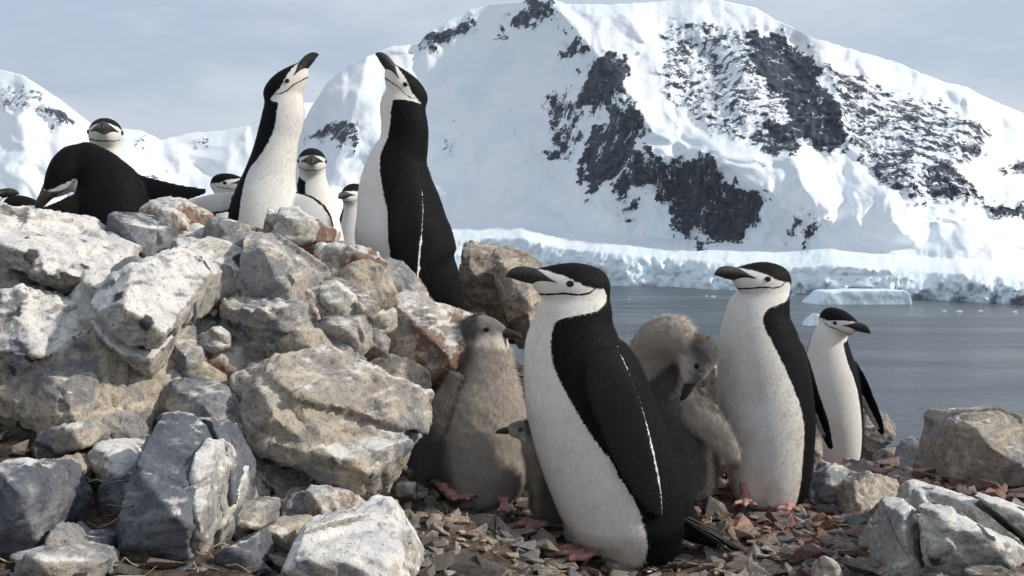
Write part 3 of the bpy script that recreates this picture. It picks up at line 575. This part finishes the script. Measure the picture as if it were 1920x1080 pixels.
def fluff(o, n, length, width, out, parent, mat, name, attrs, sel=None, grav=(0, 0, -1), seed=0):
    me = o.data; me.calc_loop_triangles(); T = np.empty(len(me.loop_triangles) * 3, np.int32); me.loop_triangles.foreach_get('vertices', T); T = T.reshape(-1, 3)
    v = coords(me); nn = normals(me); a, b, c = v[T[:, 0]], v[T[:, 1]], v[T[:, 2]]
    ar = np.linalg.norm(np.cross(b - a, c - a), axis=1)
    if sel is not None: ar = ar * sel[T[:, 0]]
    r_ = np.random.default_rng(seed); idx = r_.choice(len(T), n, p=ar / ar.sum()); u = r_.uniform(size=(n, 2)); fl = u.sum(1) > 1; u[fl] = 1 - u[fl]; w3 = np.stack([1 - u.sum(1), u[:, 0], u[:, 1]], -1)
    pick = lambda q: (q[T[idx]] * (w3[..., None] if q.ndim == 2 else w3)).sum(1)
    p_ = pick(v); nr = pick(nn); nr /= np.linalg.norm(nr, axis=1)[:, None] + 1e-9
    g = np.array(grav, float); tn = g - nr * (nr @ g)[:, None]; tn /= np.linalg.norm(tn, axis=1)[:, None] + 1e-6
    tn = tn + r_.normal(0, .35, (n, 3)); dr = tn * (1 - out) + nr * (out + r_.uniform(-.1, .2, (n, 1))); dr /= np.linalg.norm(dr, axis=1)[:, None]
    sd_ = np.cross(dr, nr); sd_ /= np.linalg.norm(sd_, axis=1)[:, None] + 1e-6
    L = length * r_.uniform(.6, 1.25, (n, 1)); p_ = p_ - nr * .001
    V = np.stack([p_ - sd_ * width, p_ + sd_ * width, p_ + dr * L], 1).reshape(-1, 3)
    m2 = bpy.data.meshes.new(name); m2.vertices.add(3 * n); m2.vertices.foreach_set('co', V.astype(np.float32).ravel()); m2.loops.add(3 * n); m2.loops.foreach_set('vertex_index', np.arange(3 * n, dtype=np.int32))
    m2.polygons.add(n); m2.polygons.foreach_set('loop_start', np.arange(0, 3 * n, 3, dtype=np.int32)); m2.update(calc_edges=True); m2.polygons.foreach_set('use_smooth', np.ones(n, bool))
    for k, q in attrs.items(): fattr(m2, k, np.repeat(pick(q), 3))
    m2.normals_split_custom_set_from_vertices(np.repeat(nr, 3, 0).tolist())
    m2.materials.append(mat); f_ = bpy.data.objects.new(name, m2); COL.objects.link(f_); f_.parent = parent; f_['kind'] = 'stuff'; return f_
def vec(r_, t_, u_): return np.array((r_, -t_, u_), float)       # right, towards the viewer, up
def nrm(q): return q / np.linalg.norm(q)
def penguin(label, d, rings, head, phi, k=.85, flippers=(), feet=(), tail=None, chick=False, vox=.0042, dirt=0., nfl=9000, collar=False, lobes=(), skirt=0, name='penguin', group='adult penguins in the colony', bury=0):
    az = math.atan2((rings[3][0] - 960) / F, 1.0); vec = lambda r_, t_, u_: np.array((r_ * math.cos(az) - t_ * math.sin(az), -r_ * math.sin(az) - t_ * math.cos(az), u_))
    s = d / F; root = bpy.data.objects.new(name, None); COL.objects.link(root)
    # rings: px, py, half width px, depth offset m, white half angle deg
    K = cr_interp(rings, 10); px, py, hw, dd, be = K.T
    C = np.array([P(a, b, d) for a, b in zip(px, py)]) + np.stack([dd * 0, dd, dd * 0], -1)
    tx = np.gradient(px); ty = np.gradient(py); tl = np.hypot(tx, ty) + 1e-9; rx, ry = -ty / tl, tx / tl
    flip = np.sign(rx.mean()) or 1
    rv = np.stack([rx, rx * 0, -ry], -1) * flip
    hm = hw * s; seg = 56; al = np.arange(seg) / seg * 2 * math.pi
    V, fc = loft(C, rv * hm[:, None], np.repeat([[0, 1., 0]], len(C), 0) * (hm * k)[:, None], seg)
    psi = np.arctan2(np.cos(al), -np.sin(al)); ph = np.radians(phi) - az
    th = np.abs((psi - ph + math.pi) % (2 * math.pi) - math.pi)
    dB = ((th[None, :] - np.radians(be)[:, None]) * hm[:, None]).ravel(); dB = np.append(dB, [dB[:seg].mean(), dB[-seg - 2:-2].mean()])
    allv = [V]; allf = list(fc); src = [V]; sb = [dB]; lab = [np.zeros(len(V))]; n0 = len(V)
    # head
    hx, hy, hd, L, fw, up = head; L = L * s; hf = nrm(vec(*fw)); hu = vec(*up); hu = nrm(hu - hf * (hu @ hf)); hr = np.cross(hf, hu)
    H0 = P(hx, hy, d) + np.array((0, hd, 0)) - hf * .45 * L
    HR = cr_interp(CHEAD if chick else HEAD, 5); Hc = H0 + (HR[:, :1] * hf + HR[:, 1:2] * hu) * L
    hv, hfc = loft(Hc, hr * (HR[:, 3:4] * L), hu * (HR[:, 2:3] * L), 40); allv.append(hv); allf += [tuple(q + n0 for q in f_) for f_ in hfc]; n0 += len(hv)
    src.append(hv); lab.append(np.ones(len(hv))); sb.append(np.zeros(len(hv)))
    for lb_ in lobes:                                   # rump running into the tail
        q_ = cr_interp(lb_, 8); lc = np.array([P(a, b, d) for a, b in q_[:, :2]]) + np.stack([q_[:, 3] * 0, q_[:, 3], q_[:, 3] * 0], -1); lt = np.gradient(lc, axis=0); lx = np.cross(lt, (0, 1., 0)); lx /= np.linalg.norm(lx, axis=1)[:, None]
        lv, lf = loft(lc, lx * (q_[:, 2:3] * s), np.repeat([[0, 1., 0]], len(lc), 0) * (q_[:, 2:3] * s * .9), 24); allv.append(lv); allf += [tuple(q + n0 for q in f_) for f_ in lf]; n0 += len(lv); src.append(lv); lab.append(np.full(len(lv), 3.)); sb.append(np.full(len(lv), .03))
    # flippers
    def surf(x, y):
        j = int(np.argmin(np.hypot(px - x, py - y) + 1.5 * np.abs((x - px) * tx / tl + (y - py) * ty / tl)))
        q = np.clip(math.hypot(x - px[j], y - py[j]) / hw[j], 0, 1); return dd[j] - k * hm[j] * math.sqrt(max(0, 1 - q * q))
    for fl in flippers:
        FK = cr_interp(fl['pts'], 10); fx, fy, fh, fd = FK.T; gx = np.gradient(fx); gy = np.gradient(fy); gl = np.hypot(gx, gy) + 1e-9; qx, qy = -gy / gl, gx / gl
        if qx.mean() < 0 and not fl.get('keep'): qx, qy = -qx, -qy
        e1, e2 = [], []
        for j in range(len(FK)):
            for sg, lst in ((-1, e1), (1, e2)):
                x = fx[j] + sg * qx[j] * fh[j]; y = fy[j] + sg * qy[j] * fh[j]
                dz = (surf(x, y) - .010) if fl.get('on') else fl.get('tilt', 0) * sg * fh[j] * s
                lst.append(P(x, y, d) + np.array((0, dz + fd[j], 0)))
        e1 = np.array(e1); e2 = np.array(e2); c_ = (e1 + e2) / 2; hx_ = (e2 - e1) / 2; tg = np.gradient(c_, axis=0); nr = np.cross(hx_, tg); nr /= np.linalg.norm(nr, axis=1)[:, None] + 1e-9
        nr[nr[:, 1] > 0] *= -1
        tk = np.interp(np.linspace(0, 1, len(c_)), [0, .15, .8, 1], [.014, .009, .0065, .003]) * fl.get('t', 1)
        fv, ff = loft(c_, hx_, nr * tk[:, None], 28); allv.append(fv); allf += [tuple(q + n0 for q in f_) for f_ in ff]; n0 += len(fv)
        a28 = np.arange(28) / 28 * 2 * math.pi; ed = np.repeat([np.cos(a28)], len(c_), 0); sidev = np.repeat([np.sin(a28)], len(c_), 0); tt = np.repeat(np.linspace(0, 1, len(c_))[:, None], 28, 1)
        hwid = np.linalg.norm(hx_, axis=1)[:, None]
        trail = fl.get('trail', 1)
        outer = np.maximum((.93 - trail * ed) * hwid * .8 - .0015, (.5 - tt) * .06)                       # black blade with a white trailing edge
        under = np.maximum(-.01 + 0 * ed, np.maximum((tt - .86) * .12, (-trail * ed - fl.get('rim', .8)) * hwid))  # pale under side, dark tip and leading edge
        show = fl.get('show', 'outer')
        fb = np.where(sidev > 0, outer if show == 'outer' else under, under if show == 'outer' else outer).ravel()
        if fl.get('plain'): fb = fb * 0 + .01
        if chick: fb = fb * 3
        src.append(fv); sb.append(np.append(fb, [.01, .01])); lab.append(np.full(len(fv), 2.))
    o = mesh_obj('body', np.concatenate(allv), allf, None, root); baked(o, vox, 4 if not chick else 5, .5)
    v = coords(o.data); ed_ = np.empty(len(o.data.edges) * 2, np.int32); o.data.edges.foreach_get('vertices', ed_); ed_ = ed_.reshape(-1, 2)
    hl = (v - H0) / L; rad = np.sqrt(((hl @ hf - .5) / .56) ** 2 + ((hl @ hr) / .34) ** 2 + ((hl @ hu) / .34) ** 2)
    wS = (sstep(.72, 1.05, rad) * sstep(1.9, 1.4, rad) * sstep(.95, .6, hl @ hf))[:, None] * .8
    deg = np.bincount(ed_.ravel(), minlength=len(v))[:, None]
    for it in range(30 if vox < .0045 else 18):
        acc = np.stack([np.bincount(ed_[:, 0], v[ed_[:, 1], c], len(v)) + np.bincount(ed_[:, 1], v[ed_[:, 0], c], len(v)) for c in range(3)], -1)
        v = v + (acc / deg - v) * wS
    setco(o.data, v); src = np.concatenate(src); sb = np.concatenate(sb); lab = np.concatenate(lab)
    kd = kdtree.KDTree(len(src)); [kd.insert(q, i) for i, q in enumerate(src)]; kd.balance()
    bl = np.empty(len(v)); lb = np.empty(len(v))
    for i, q in enumerate(v):
        r_ = kd.find_n(q, 4); l0 = lab[r_[0][1]]; ws = 0; acc = 0
        for _, j, dist in r_:
            if lab[j] != l0: continue
            w_ = 1 / (dist + 1e-4); ws += w_; acc += w_ * sb[j]
        bl[i] = acc / ws; lb[i] = l0
    # body field for skin that came from the head: from the nearest ring
    hl = (v - H0) / L; X_, Y_, Z_ = hl @ hf, hl @ hr, hl @ hu
    rad = np.sqrt(((X_ - .5) / .56) ** 2 + (Y_ / .34) ** 2 + ((Z_ - .0) / .34) ** 2)
    m1 = lb == 1
    if m1.any():
        kb = kdtree.KDTree(len(V)); [kb.insert(q, i) for i, q in enumerate(V)]; kb.balance()
        for i in np.nonzero(m1)[0]:
            r_ = kb.find_n(v[i], 3); bl[i] = sum(dB[j] for _, j, _d in r_) / 3
    if not chick:
        cap = Z_ - np.interp(X_, CAPX, CAPZ); nape = (np.interp(Z_, [-.5, -.43, -.31, -.2, -.1, .05], [.78, .60, .27, .12, .085, .2]) if collar else np.interp(Z_, [-.5, -.3, -.1, .05], [.19, .15, .085, .2])) - X_
        hb = np.maximum(cap, nape) * L; wh_ = (sstep(1.65, 1.3, rad) if collar else sstep(1.28, 1.02, rad)) * (lb != 2)
        st = np.abs(Z_ - np.interp(X_, STX, STZ)) * L * (.0021 / (.0125 * L)) + np.where((X_ < .18) | (rad > 1.2) | (lb == 2), 1, 0)
        black = bl * (1 - wh_) + hb * wh_; strap = st
    else:
        strap = np.full(len(v), 1.); cap = (Z_ - np.interp(X_, [-.2, .2, .5, .8, 1.2], [-.35, -.22, -.05, -.02, -.05])) * L; wh_ = sstep(1.35, 1.0, rad); black = bl * (1 - wh_) + cap * wh_
        nv = normals(o.data); v = v + nv * (.0025 * fbm(v * 28, 3, 5) + .0012 * fbm(v * 110, 2, 8))[:, None]; setco(o.data, v)
    dr_ = np.full(len(v), dirt) * sstep(.2, .75, (v[:, 2].max() - v[:, 2]) / np.ptp(v[:, 2]))
    me = o.data; me.materials.clear(); mat = DOWN if chick else FEATHER; me.materials.append(mat); me.polygons.foreach_set('use_smooth', [True] * len(me.polygons))
    at = {'black': black, 'strap': strap, 'dirt': dr_}
    for q in at: fattr(me, q, at[q])
    # bill, eyes
    BR = cr_interp(CBILL if chick else BILLR, 5); bv, bf = loft(H0 + (BR[:, :1] * hf + BR[:, 1:2] * hu) * L, hr * (BR[:, 3:4] * L), hu * (BR[:, 2:3] * L), 20)
    mesh_obj('bill', bv, bf, BILL, root)
    ex, ez, ey = (.60, .035, .285) if not chick else (.62, .06, .27)
    for sg in (-1, 1):
        a = np.linspace(-1, 1, 7); c0 = H0 + (hf * ex + hu * ez + hr * sg * ey) * L; outv = nrm(hr * sg + hf * .35); tu = nrm(hf - outv * (hf @ outv)); tv = np.cross(outv, tu)
        rr = np.sqrt(np.clip(1 - a * a, .02, 1)); es = .039 * L * (1.2 if chick else 1)
        ev, ef = loft(c0 + a[:, None] * outv * es * .55, np.repeat([tu], 7, 0) * (rr * es)[:, None], np.repeat([tv], 7, 0) * (rr * es * .8)[:, None], 14)
        eo = mesh_obj('eye', ev, ef, EYE, root)
        av = np.linspace(0, 2 * math.pi, 19)[:-1]; rc = c0 + outv * es * .12 + (np.cos(av)[:, None] * tu + np.sin(av)[:, None] * tv * .8) * es * 1.02
        rX = (np.cos(av)[:, None] * tu + np.sin(av)[:, None] * tv) * es * .24; rY = np.repeat([outv], 18, 0) * es * .25
        a6 = np.arange(6) / 6 * 6.283; rim = (rc[:, None] + rX[:, None] * np.cos(a6)[None, :, None] + rY[:, None] * np.sin(a6)[None, :, None]).reshape(-1, 3)
        mesh_obj('eye_rim', rim, [(i * 6 + j, i * 6 + (j + 1) % 6, (i + 1) % 18 * 6 + (j + 1) % 6, (i + 1) % 18 * 6 + j) for i in range(18) for j in range(6)], LID, eo)
    # feet
    for (fx, fy, fdp, ang, sc) in feet:
        A0 = P(fx, fy, d + fdp); gzv = A0[2]; fv, ff = [], []; n1 = 0; claws = []
        for da, ln in ((-26, .85), (0, 1.), (26, .88)):
            q = R(ang + da); dv = np.array((math.cos(q), math.sin(q), 0)); pr = np.array((-dv[1], dv[0], 0)); t = np.linspace(0, 1, 9)
            c_ = A0 + dv * (t * sc * ln)[:, None] + np.array((0, 0, 1)) * (sc * (.17 - .13 * t ** .6 + .035 * np.sin(t * 9)))[:, None]; wr = sc * np.interp(t, [0, .15, .5, .85, 1], [.15, .13, .10, .095, .05])
            a_, b_ = loft(c_, pr * wr[:, None], np.repeat([[0, 0, 1.]], 9, 0) * (wr * .8)[:, None], 14); fv.append(a_); ff += [tuple(x + n1 for x in f_) for f_ in b_]; n1 += len(a_)
            t = np.linspace(0, 1, 6); cc = c_[-1] + dv * (t * sc * .2 - sc * .03)[:, None] - np.array((0, 0, 1)) * (sc * .07 * t ** 2)[:, None]; wr = sc * .045 * (1 - t * .9); claws.append(loft(cc, pr * wr[:, None], np.repeat([[0, 0, 1.]], 6, 0) * wr[:, None], 8))
        t = np.linspace(0, 1, 7); dv = np.array((math.cos(R(ang)), math.sin(R(ang)), 0)); pr = np.array((-dv[1], dv[0], 0)); c_ = A0 + dv * (t * sc * .62)[:, None] + np.array((0, 0, 1)) * sc * .05; wr = sc * (.13 + .22 * t) * np.array([1, 1, 1, 1, 1, .95, .5])
        a_, b_ = loft(c_, pr * wr[:, None], np.repeat([[0, 0, 1.]], 7, 0) * sc * .045, 16); fv.append(a_); ff += [tuple(x + n1 for x in f_) for f_ in b_]; n1 += len(a_)
        t = np.linspace(0, 1, 6); c_ = A0 + np.array((0, 0, 1)) * (sc * (.1 + (.3 if chick else .6) * t))[:, None] - dv * (sc * .18 * t)[:, None]; wr = sc * (.15 + .12 * t)
        a_, b_ = loft(c_, np.repeat([pr], 6, 0) * wr[:, None], np.repeat([dv], 6, 0) * wr[:, None], 14); fv.append(a_); ff += [tuple(x + n1 for x in f_) for f_ in b_]
        fo = mesh_obj('foot', np.concatenate(fv), ff, None, root); baked(fo, sc * .03, 3); fo.data.materials.clear(); fo.data.materials.append(FOOT); fo.data.polygons.foreach_set('use_smooth', [True] * len(fo.data.polygons))
        for a_, b_ in claws: mesh_obj('claw', a_, b_, CLAW, fo)
    if tail:
        (ax, ay, ad), (bx, by, bd), spread = tail; A0 = P(ax, ay, d + ad); B0 = P(bx, by, d + bd); dv = B0 - A0; Lt = np.linalg.norm(dv); dv /= Lt; pr = nrm(np.cross(dv, (0, 0, 1.))); n_ = np.cross(pr, dv); tv_, tf_ = [], []; n1 = 0
        for j in range(31):
            q = (j - 15) / 15 * spread; ln = Lt * (1 - .35 * abs(j - 15) / 15) * rng.uniform(.85, 1.05); t = np.linspace(0, 1, 7); c_ = A0 + (dv + pr * q)[None] * (t * ln)[:, None] - n_ * (.02 * (1 - t) * abs(q))[:, None] + n_ * (rng.normal(0, .008) * t)[:, None]; wr = .0085 * (1.1 - t * .75)
            a_, b_ = loft(c_, pr * wr[:, None], n_ * (wr * .3 + .0006)[:, None], 8); tv_.append(a_); tf_ += [tuple(x + n1 for x in f_) for f_ in b_]; n1 += len(a_)
        mesh_obj('tail', np.concatenate(tv_), tf_, TAILM, root)
    if nfl:
        if chick: fluff(o, int(nfl * 1.5), .016, .00045, .42, root, mat, 'down', at, seed=int(d * 100), sel=np.where((rad < 1.25) & (X_ > .42), .0, 1.))
        else: fluff(o, nfl, .0075, .0007, .16, root, mat, 'feathers', at, seed=int(d * 100), sel=(lb != 2) * np.where(rad < 1.1, .25, 1))
    if skirt: fluff(o, 14000, skirt, .0008, .22, root, mat, 'feathers', at, seed=3, sel=1. * ((v[:, 2] < v[:, 2].min() + .11) & (lb == 0)))
    # the root sits at the base of the bird
    base_ = Vector((float(v[:, 0].mean()), float(v[:, 1].mean()), float(v[:, 2].min()))); root.location = base_
    for ch in root.children: ch.matrix_parent_inverse = Matrix.Translation(-base_)
    return tag(root, label, 'penguin', group)
UPV = (0, 0, 1)
# the large standing adult
penguin('largest adult penguin in profile standing on stone chips between grey chicks', 2.23,
    [(1160, 1052, 30, 0, 84), (1165, 1040, 66, 0, 84), (1178, 1005, 100, 0, 82), (1168, 950, 116, 0, 80), (1145, 880, 122, 0, 76), (1118, 800, 122, 0, 62), (1094, 720, 114, 0, 50), (1076, 655, 95, 0, 40), (1077, 608, 78, 0, 38), (1085, 575, 66, 0, 50), (1090, 550, 55, 0, 60)],
    (1080, 537, -.01, 146, (-.96, .28, .06), UPV), -62, flippers=[dict(pts=[(1118, 655, 34, .012), (1135, 720, 46, 0), (1160, 790, 44, 0), (1185, 860, 36, 0), (1208, 915, 22, 0), (1224, 945, 6, 0)], on=True, trail=1)],
    feet=[(1130, 1040, -.03, 190, .115), (1040, 985, .12, 190, .10)], tail=((1240, 945, 0), (1405, 1040, -.02), .2), vox=.0036, nfl=60000, dirt=.15, collar=True, skirt=.018, lobes=[[(1225, 900, 60, .02), (1262, 960, 46, .02), (1300, 995, 26, .02), (1345, 1020, 9, .0)]])
penguin('upright adult penguin with white belly turned to us at the water side', 2.65,
    [(1440, 955, 25, 0, 88), (1440, 942, 58, 0, 88), (1442, 910, 74, 0, 84), (1442, 860, 82, 0, 84), (1438, 780, 89, 0, 84), (1430, 700, 85, 0, 70), (1422, 640, 75, 0, 58), (1421, 595, 63, 0, 46), (1430, 560, 52, 0, 60), (1432, 540, 44, 0, 66)],
    (1432, 527, -.01, 120, (-.80, .58, .03), UPV), -35, flippers=[dict(pts=[(1488, 650, 14, .0), (1503, 690, 16, .01), (1525, 745, 13, .02), (1546, 795, 10, .02), (1563, 845, 4, .02)], tilt=-1.2, show='inner', trail=-1, rim=.0)],
    feet=[(1480, 950, -.06, 250, .07), (1398, 940, -.06, 255, .07)], tail=((1500, 890, .04), (1520, 955, .1), .12), nfl=40000, dirt=.55, collar=True)
penguin('slim adult penguin with turned head beside the dark brown crag', 3.88,
    [(1578, 886, 12, 0, 85), (1578, 876, 28, 0, 85), (1578, 845, 38, 0, 82), (1571, 790, 47, 0, 80), (1561, 725, 51, 0, 72), (1555, 675, 44, 0, 62), (1555, 640, 35, 0, 62), (1560, 615, 29, 0, 70)],
    (1566, 602, -.02, 80, (.78, .56, -.34), UPV), -12, flippers=[dict(pts=[(1594, 680, 9, .0), (1606, 710, 13, .0), (1628, 755, 11, 0), (1645, 790, 8, 0), (1655, 815, 3, 0)], tilt=-1.2, show='inner', trail=-1, rim=.0)],
    feet=[(1583, 884, -.06, 215, .075), (1560, 880, -.02, 215, .07)], tail=((1600, 862, .05), (1650, 898, .12), .15), vox=.005, nfl=15000)
# sky pointing pair
penguin('sky pointing adult penguin with white front and spread flippers behind the outcrop', 2.9,
    [(498, 560, 40, 0, 88), (497, 520, 74, 0, 88), (497, 470, 76, 0, 88), (497, 405, 67, 0, 84), (500, 370, 60, 0, 88), (507, 330, 49, 0, 96), (513, 300, 43, 0, 78), (521, 260, 39, 0, 58), (528, 232, 40, 0, 57), (533, 207, 39, 0, 60), (540, 186, 33, 0, 66), (546, 170, 22, 0, 66)],
    (533, 165, 0, 98, (.80, .22, .66), (-.62, 0, .78)), 38, flippers=[dict(pts=[(550, 378, 20, -.02), (580, 396, 30, -.05), (606, 418, 27, -.06), (630, 444, 8, -.06)], show='inner', trail=-1, tilt=.2), dict(pts=[(450, 372, 16, .02), (415, 380, 20, .0), (375, 386, 17, -.01), (338, 382, 6, -.01)], show='inner', trail=1, keep=True)], vox=.0044, nfl=25000)
penguin('sky pointing adult penguin with black back to us on the outcrop', 2.9,
    [(852, 602, 14, 0, 62), (838, 577, 36, 0, 62), (812, 545, 62, 0, 62), (783, 510, 84, 0, 62), (758, 450, 91, 0, 62), (750, 400, 82, 0, 58), (744, 350, 71, 0, 52), (747, 305, 57, 0, 38), (757, 270, 46, 0, 31), (759, 235, 44, 0, 36), (754, 205, 42, 0, 44), (746, 180, 36, 0, 60), (740, 165, 24, 0, 60)],
    (764, 172, 0, 98, (-.74, .22, .70), (.66, 0, .74)), -74, flippers=[dict(pts=[(768, 345, 24, .014), (768, 400, 32, 0), (768, 460, 30, 0), (772, 510, 22, 0), (780, 552, 6, 0)], on=True, trail=1)], tail=((840, 560, 0), (872, 600, .02), .12), vox=.0042, nfl=30000)
penguin('bowed black adult penguin with its head hanging and flippers spread', 2.75,
    [(215, 560, 40, 0, 50), (212, 520, 72, 0, 50), (210, 460, 76, 0, 48), (208, 410, 76, 0, 46), (203, 362, 68, 0, 42), (186, 327, 50, 0, 40), (162, 302, 38, 0, 40), (148, 298, 33, 0, 44)],
    (134, 318, -.02, 108, (-.5, .05, -.86), (-.55, .8, .2)), -135, flippers=[dict(pts=[(240, 340, 20, 0), (285, 356, 22, 0), (335, 362, 17, .0), (388, 358, 5, 0)], plain=1), dict(pts=[(180, 375, 22, -.06), (150, 395, 20, -.09), (122, 402, 14, -.1), (98, 402, 4, -.1)], plain=1)], vox=.005, nfl=15000)
BG = 'penguins half hidden behind the outcrop'
def behind(label, d, x, yh, L, fw, phi, up=UPV, w=1., neck=0, blk=80, hd=0):
    q = L / 100.
    penguin(label, d, [(x + 4 * q, yh + 300 * q, 30 * q, 0, 80), (x + 4 * q, yh + 265 * q, 62 * q * w, 0, blk), (x + 4 * q, yh + 190 * q, 70 * q * w, 0, blk), (x + 4 * q, yh + 120 * q, 56 * q * w, 0, blk - 12), (x + 2 * q, yh + 75 * q, 42 * q, 0, 62), (x + q, yh + 42 * q, 32 * q, 0, 66), (x, yh + 15 * q, 28 * q, 0, 70)],
            (x, yh, hd, L, fw, up), phi, vox=.006, nfl=6000, group=BG)
behind('adult penguin face peering over the back of the bowed penguin', 3.1, 198, 252, 102, (-.05, .98, -.1), 20)
behind('adult penguin facing us between the two sky pointing penguins', 3.6, 585, 304, 88, (.0, .97, -.2), 38, w=.95, blk=70)
behind('small adult penguin head low beside the black backed sky pointer', 4.5, 662, 364, 66, (-.42, .86, -.28), 6)
behind('adult penguin head peeking out over the pale spread flipper', 4.0, 424, 346, 72, (.82, .56, -.1), 20)
behind('adult penguin head barely showing above the rounded white boulder', 3.7, 42, 392, 84, (.80, .50, -.25), 30)
behind('adult penguin showing only its dark bill by the rounded white boulder', 3.7, -48, 373, 84, (.97, .2, .05), 60)
# chicks
CG = 'grey downy chicks'
penguin('big grey downy chick sitting upright beside the massive front block', 2.5,
    [(888, 948, 40, 0, 40), (886, 932, 82, 0, 40), (885, 885, 102, 0, 45), (889, 820, 101, 0, 60), (899, 760, 86, 0, 70), (909, 705, 61, 0, 66), (912, 660, 45, 0, 60), (908, 635, 40, 0, 70)],
    (905, 620, 0, 92, (.94, .34, -.08), UPV), 28, k=.9, chick=True, flippers=[dict(pts=[(864, 700, 20, -.05), (838, 755, 28, -.09), (810, 815, 28, -.105), (787, 868, 22, -.10), (772, 902, 8, -.09)], tilt=.5, t=1.6, plain=1)],
    feet=[(835, 930, -.11, 318, .085), (945, 952, -.12, 280, .06)], nfl=70000, group=CG, name='penguin_chick', vox=.005)
penguin('small dark grey chick peeking out behind the large standing penguin', 2.38,
    [(1058, 985, 40, 0, 0), (1056, 950, 58, 0, 0), (1046, 900, 56, 0, 10), (1028, 855, 44, -.03, 30), (1010, 825, 33, -.06, 50), (998, 806, 26, -.08, 50)],
    (980, 795, -.085, 62, (-.95, .3, .03), UPV), -50, k=.9, chick=True, nfl=30000, group=CG, name='penguin_chick', vox=.005)
penguin('preening grey chick with bent neck and one pale flipper raised', 2.62,
    [(1285, 935, 35, 0, -10), (1283, 915, 60, 0, -15), (1278, 860, 66, 0, -20), (1264, 800, 70, 0, -30), (1246, 745, 64, 0, -40), (1228, 705, 54, -.01, -20), (1220, 672, 46, -.03, 80), (1232, 644, 46, -.05, 120), (1258, 634, 44, -.07, 90), (1282, 645, 36, -.09, 30)],
    (1294, 664, -.11, 98, (-.30, .22, -.93), (.9, .1, .0)), -10, k=.85, chick=True, flippers=[dict(pts=[(1262, 735, 18, -.05), (1298, 765, 30, -.08), (1332, 800, 28, -.09), (1356, 835, 20, -.09), (1369, 864, 5, -.09)], show='inner', trail=-1, t=1.5)],
    nfl=50000, group=CG, name='penguin_chick', vox=.005)

# ------------------------------------------------------------------ haze
hm_ = bpy.data.materials.new('thin_sea_haze'); hm_.use_nodes = True; ht = hm_.node_tree; ht.nodes.clear()
ho = ht.nodes.new('ShaderNodeOutputMaterial'); hv_ = ht.nodes.new('ShaderNodeVolumePrincipled'); hv_.inputs['Color'].default_value = (.86, .92, 1, 1); hv_.inputs['Density'].default_value = 3.2e-5; hv_.inputs['Anisotropy'].default_value = .2
ht.links.new(hv_.outputs[0], ho.inputs['Volume'])
hx0, hx1, hy0, hy1, hz0, hz1 = -9500, 9500, -400, 16500, SEA - 60, 2200
hz_ = mesh_obj('haze', [(x, y, z) for x in (hx0, hx1) for y in (hy0, hy1) for z in (hz0, hz1)], [(0, 1, 3, 2), (4, 6, 7, 5), (0, 4, 5, 1), (2, 3, 7, 6), (0, 2, 6, 4), (1, 5, 7, 3)], hm_, smooth=False)
tag(hz_, 'thin pale haze over the bay', 'haze', kind='stuff')
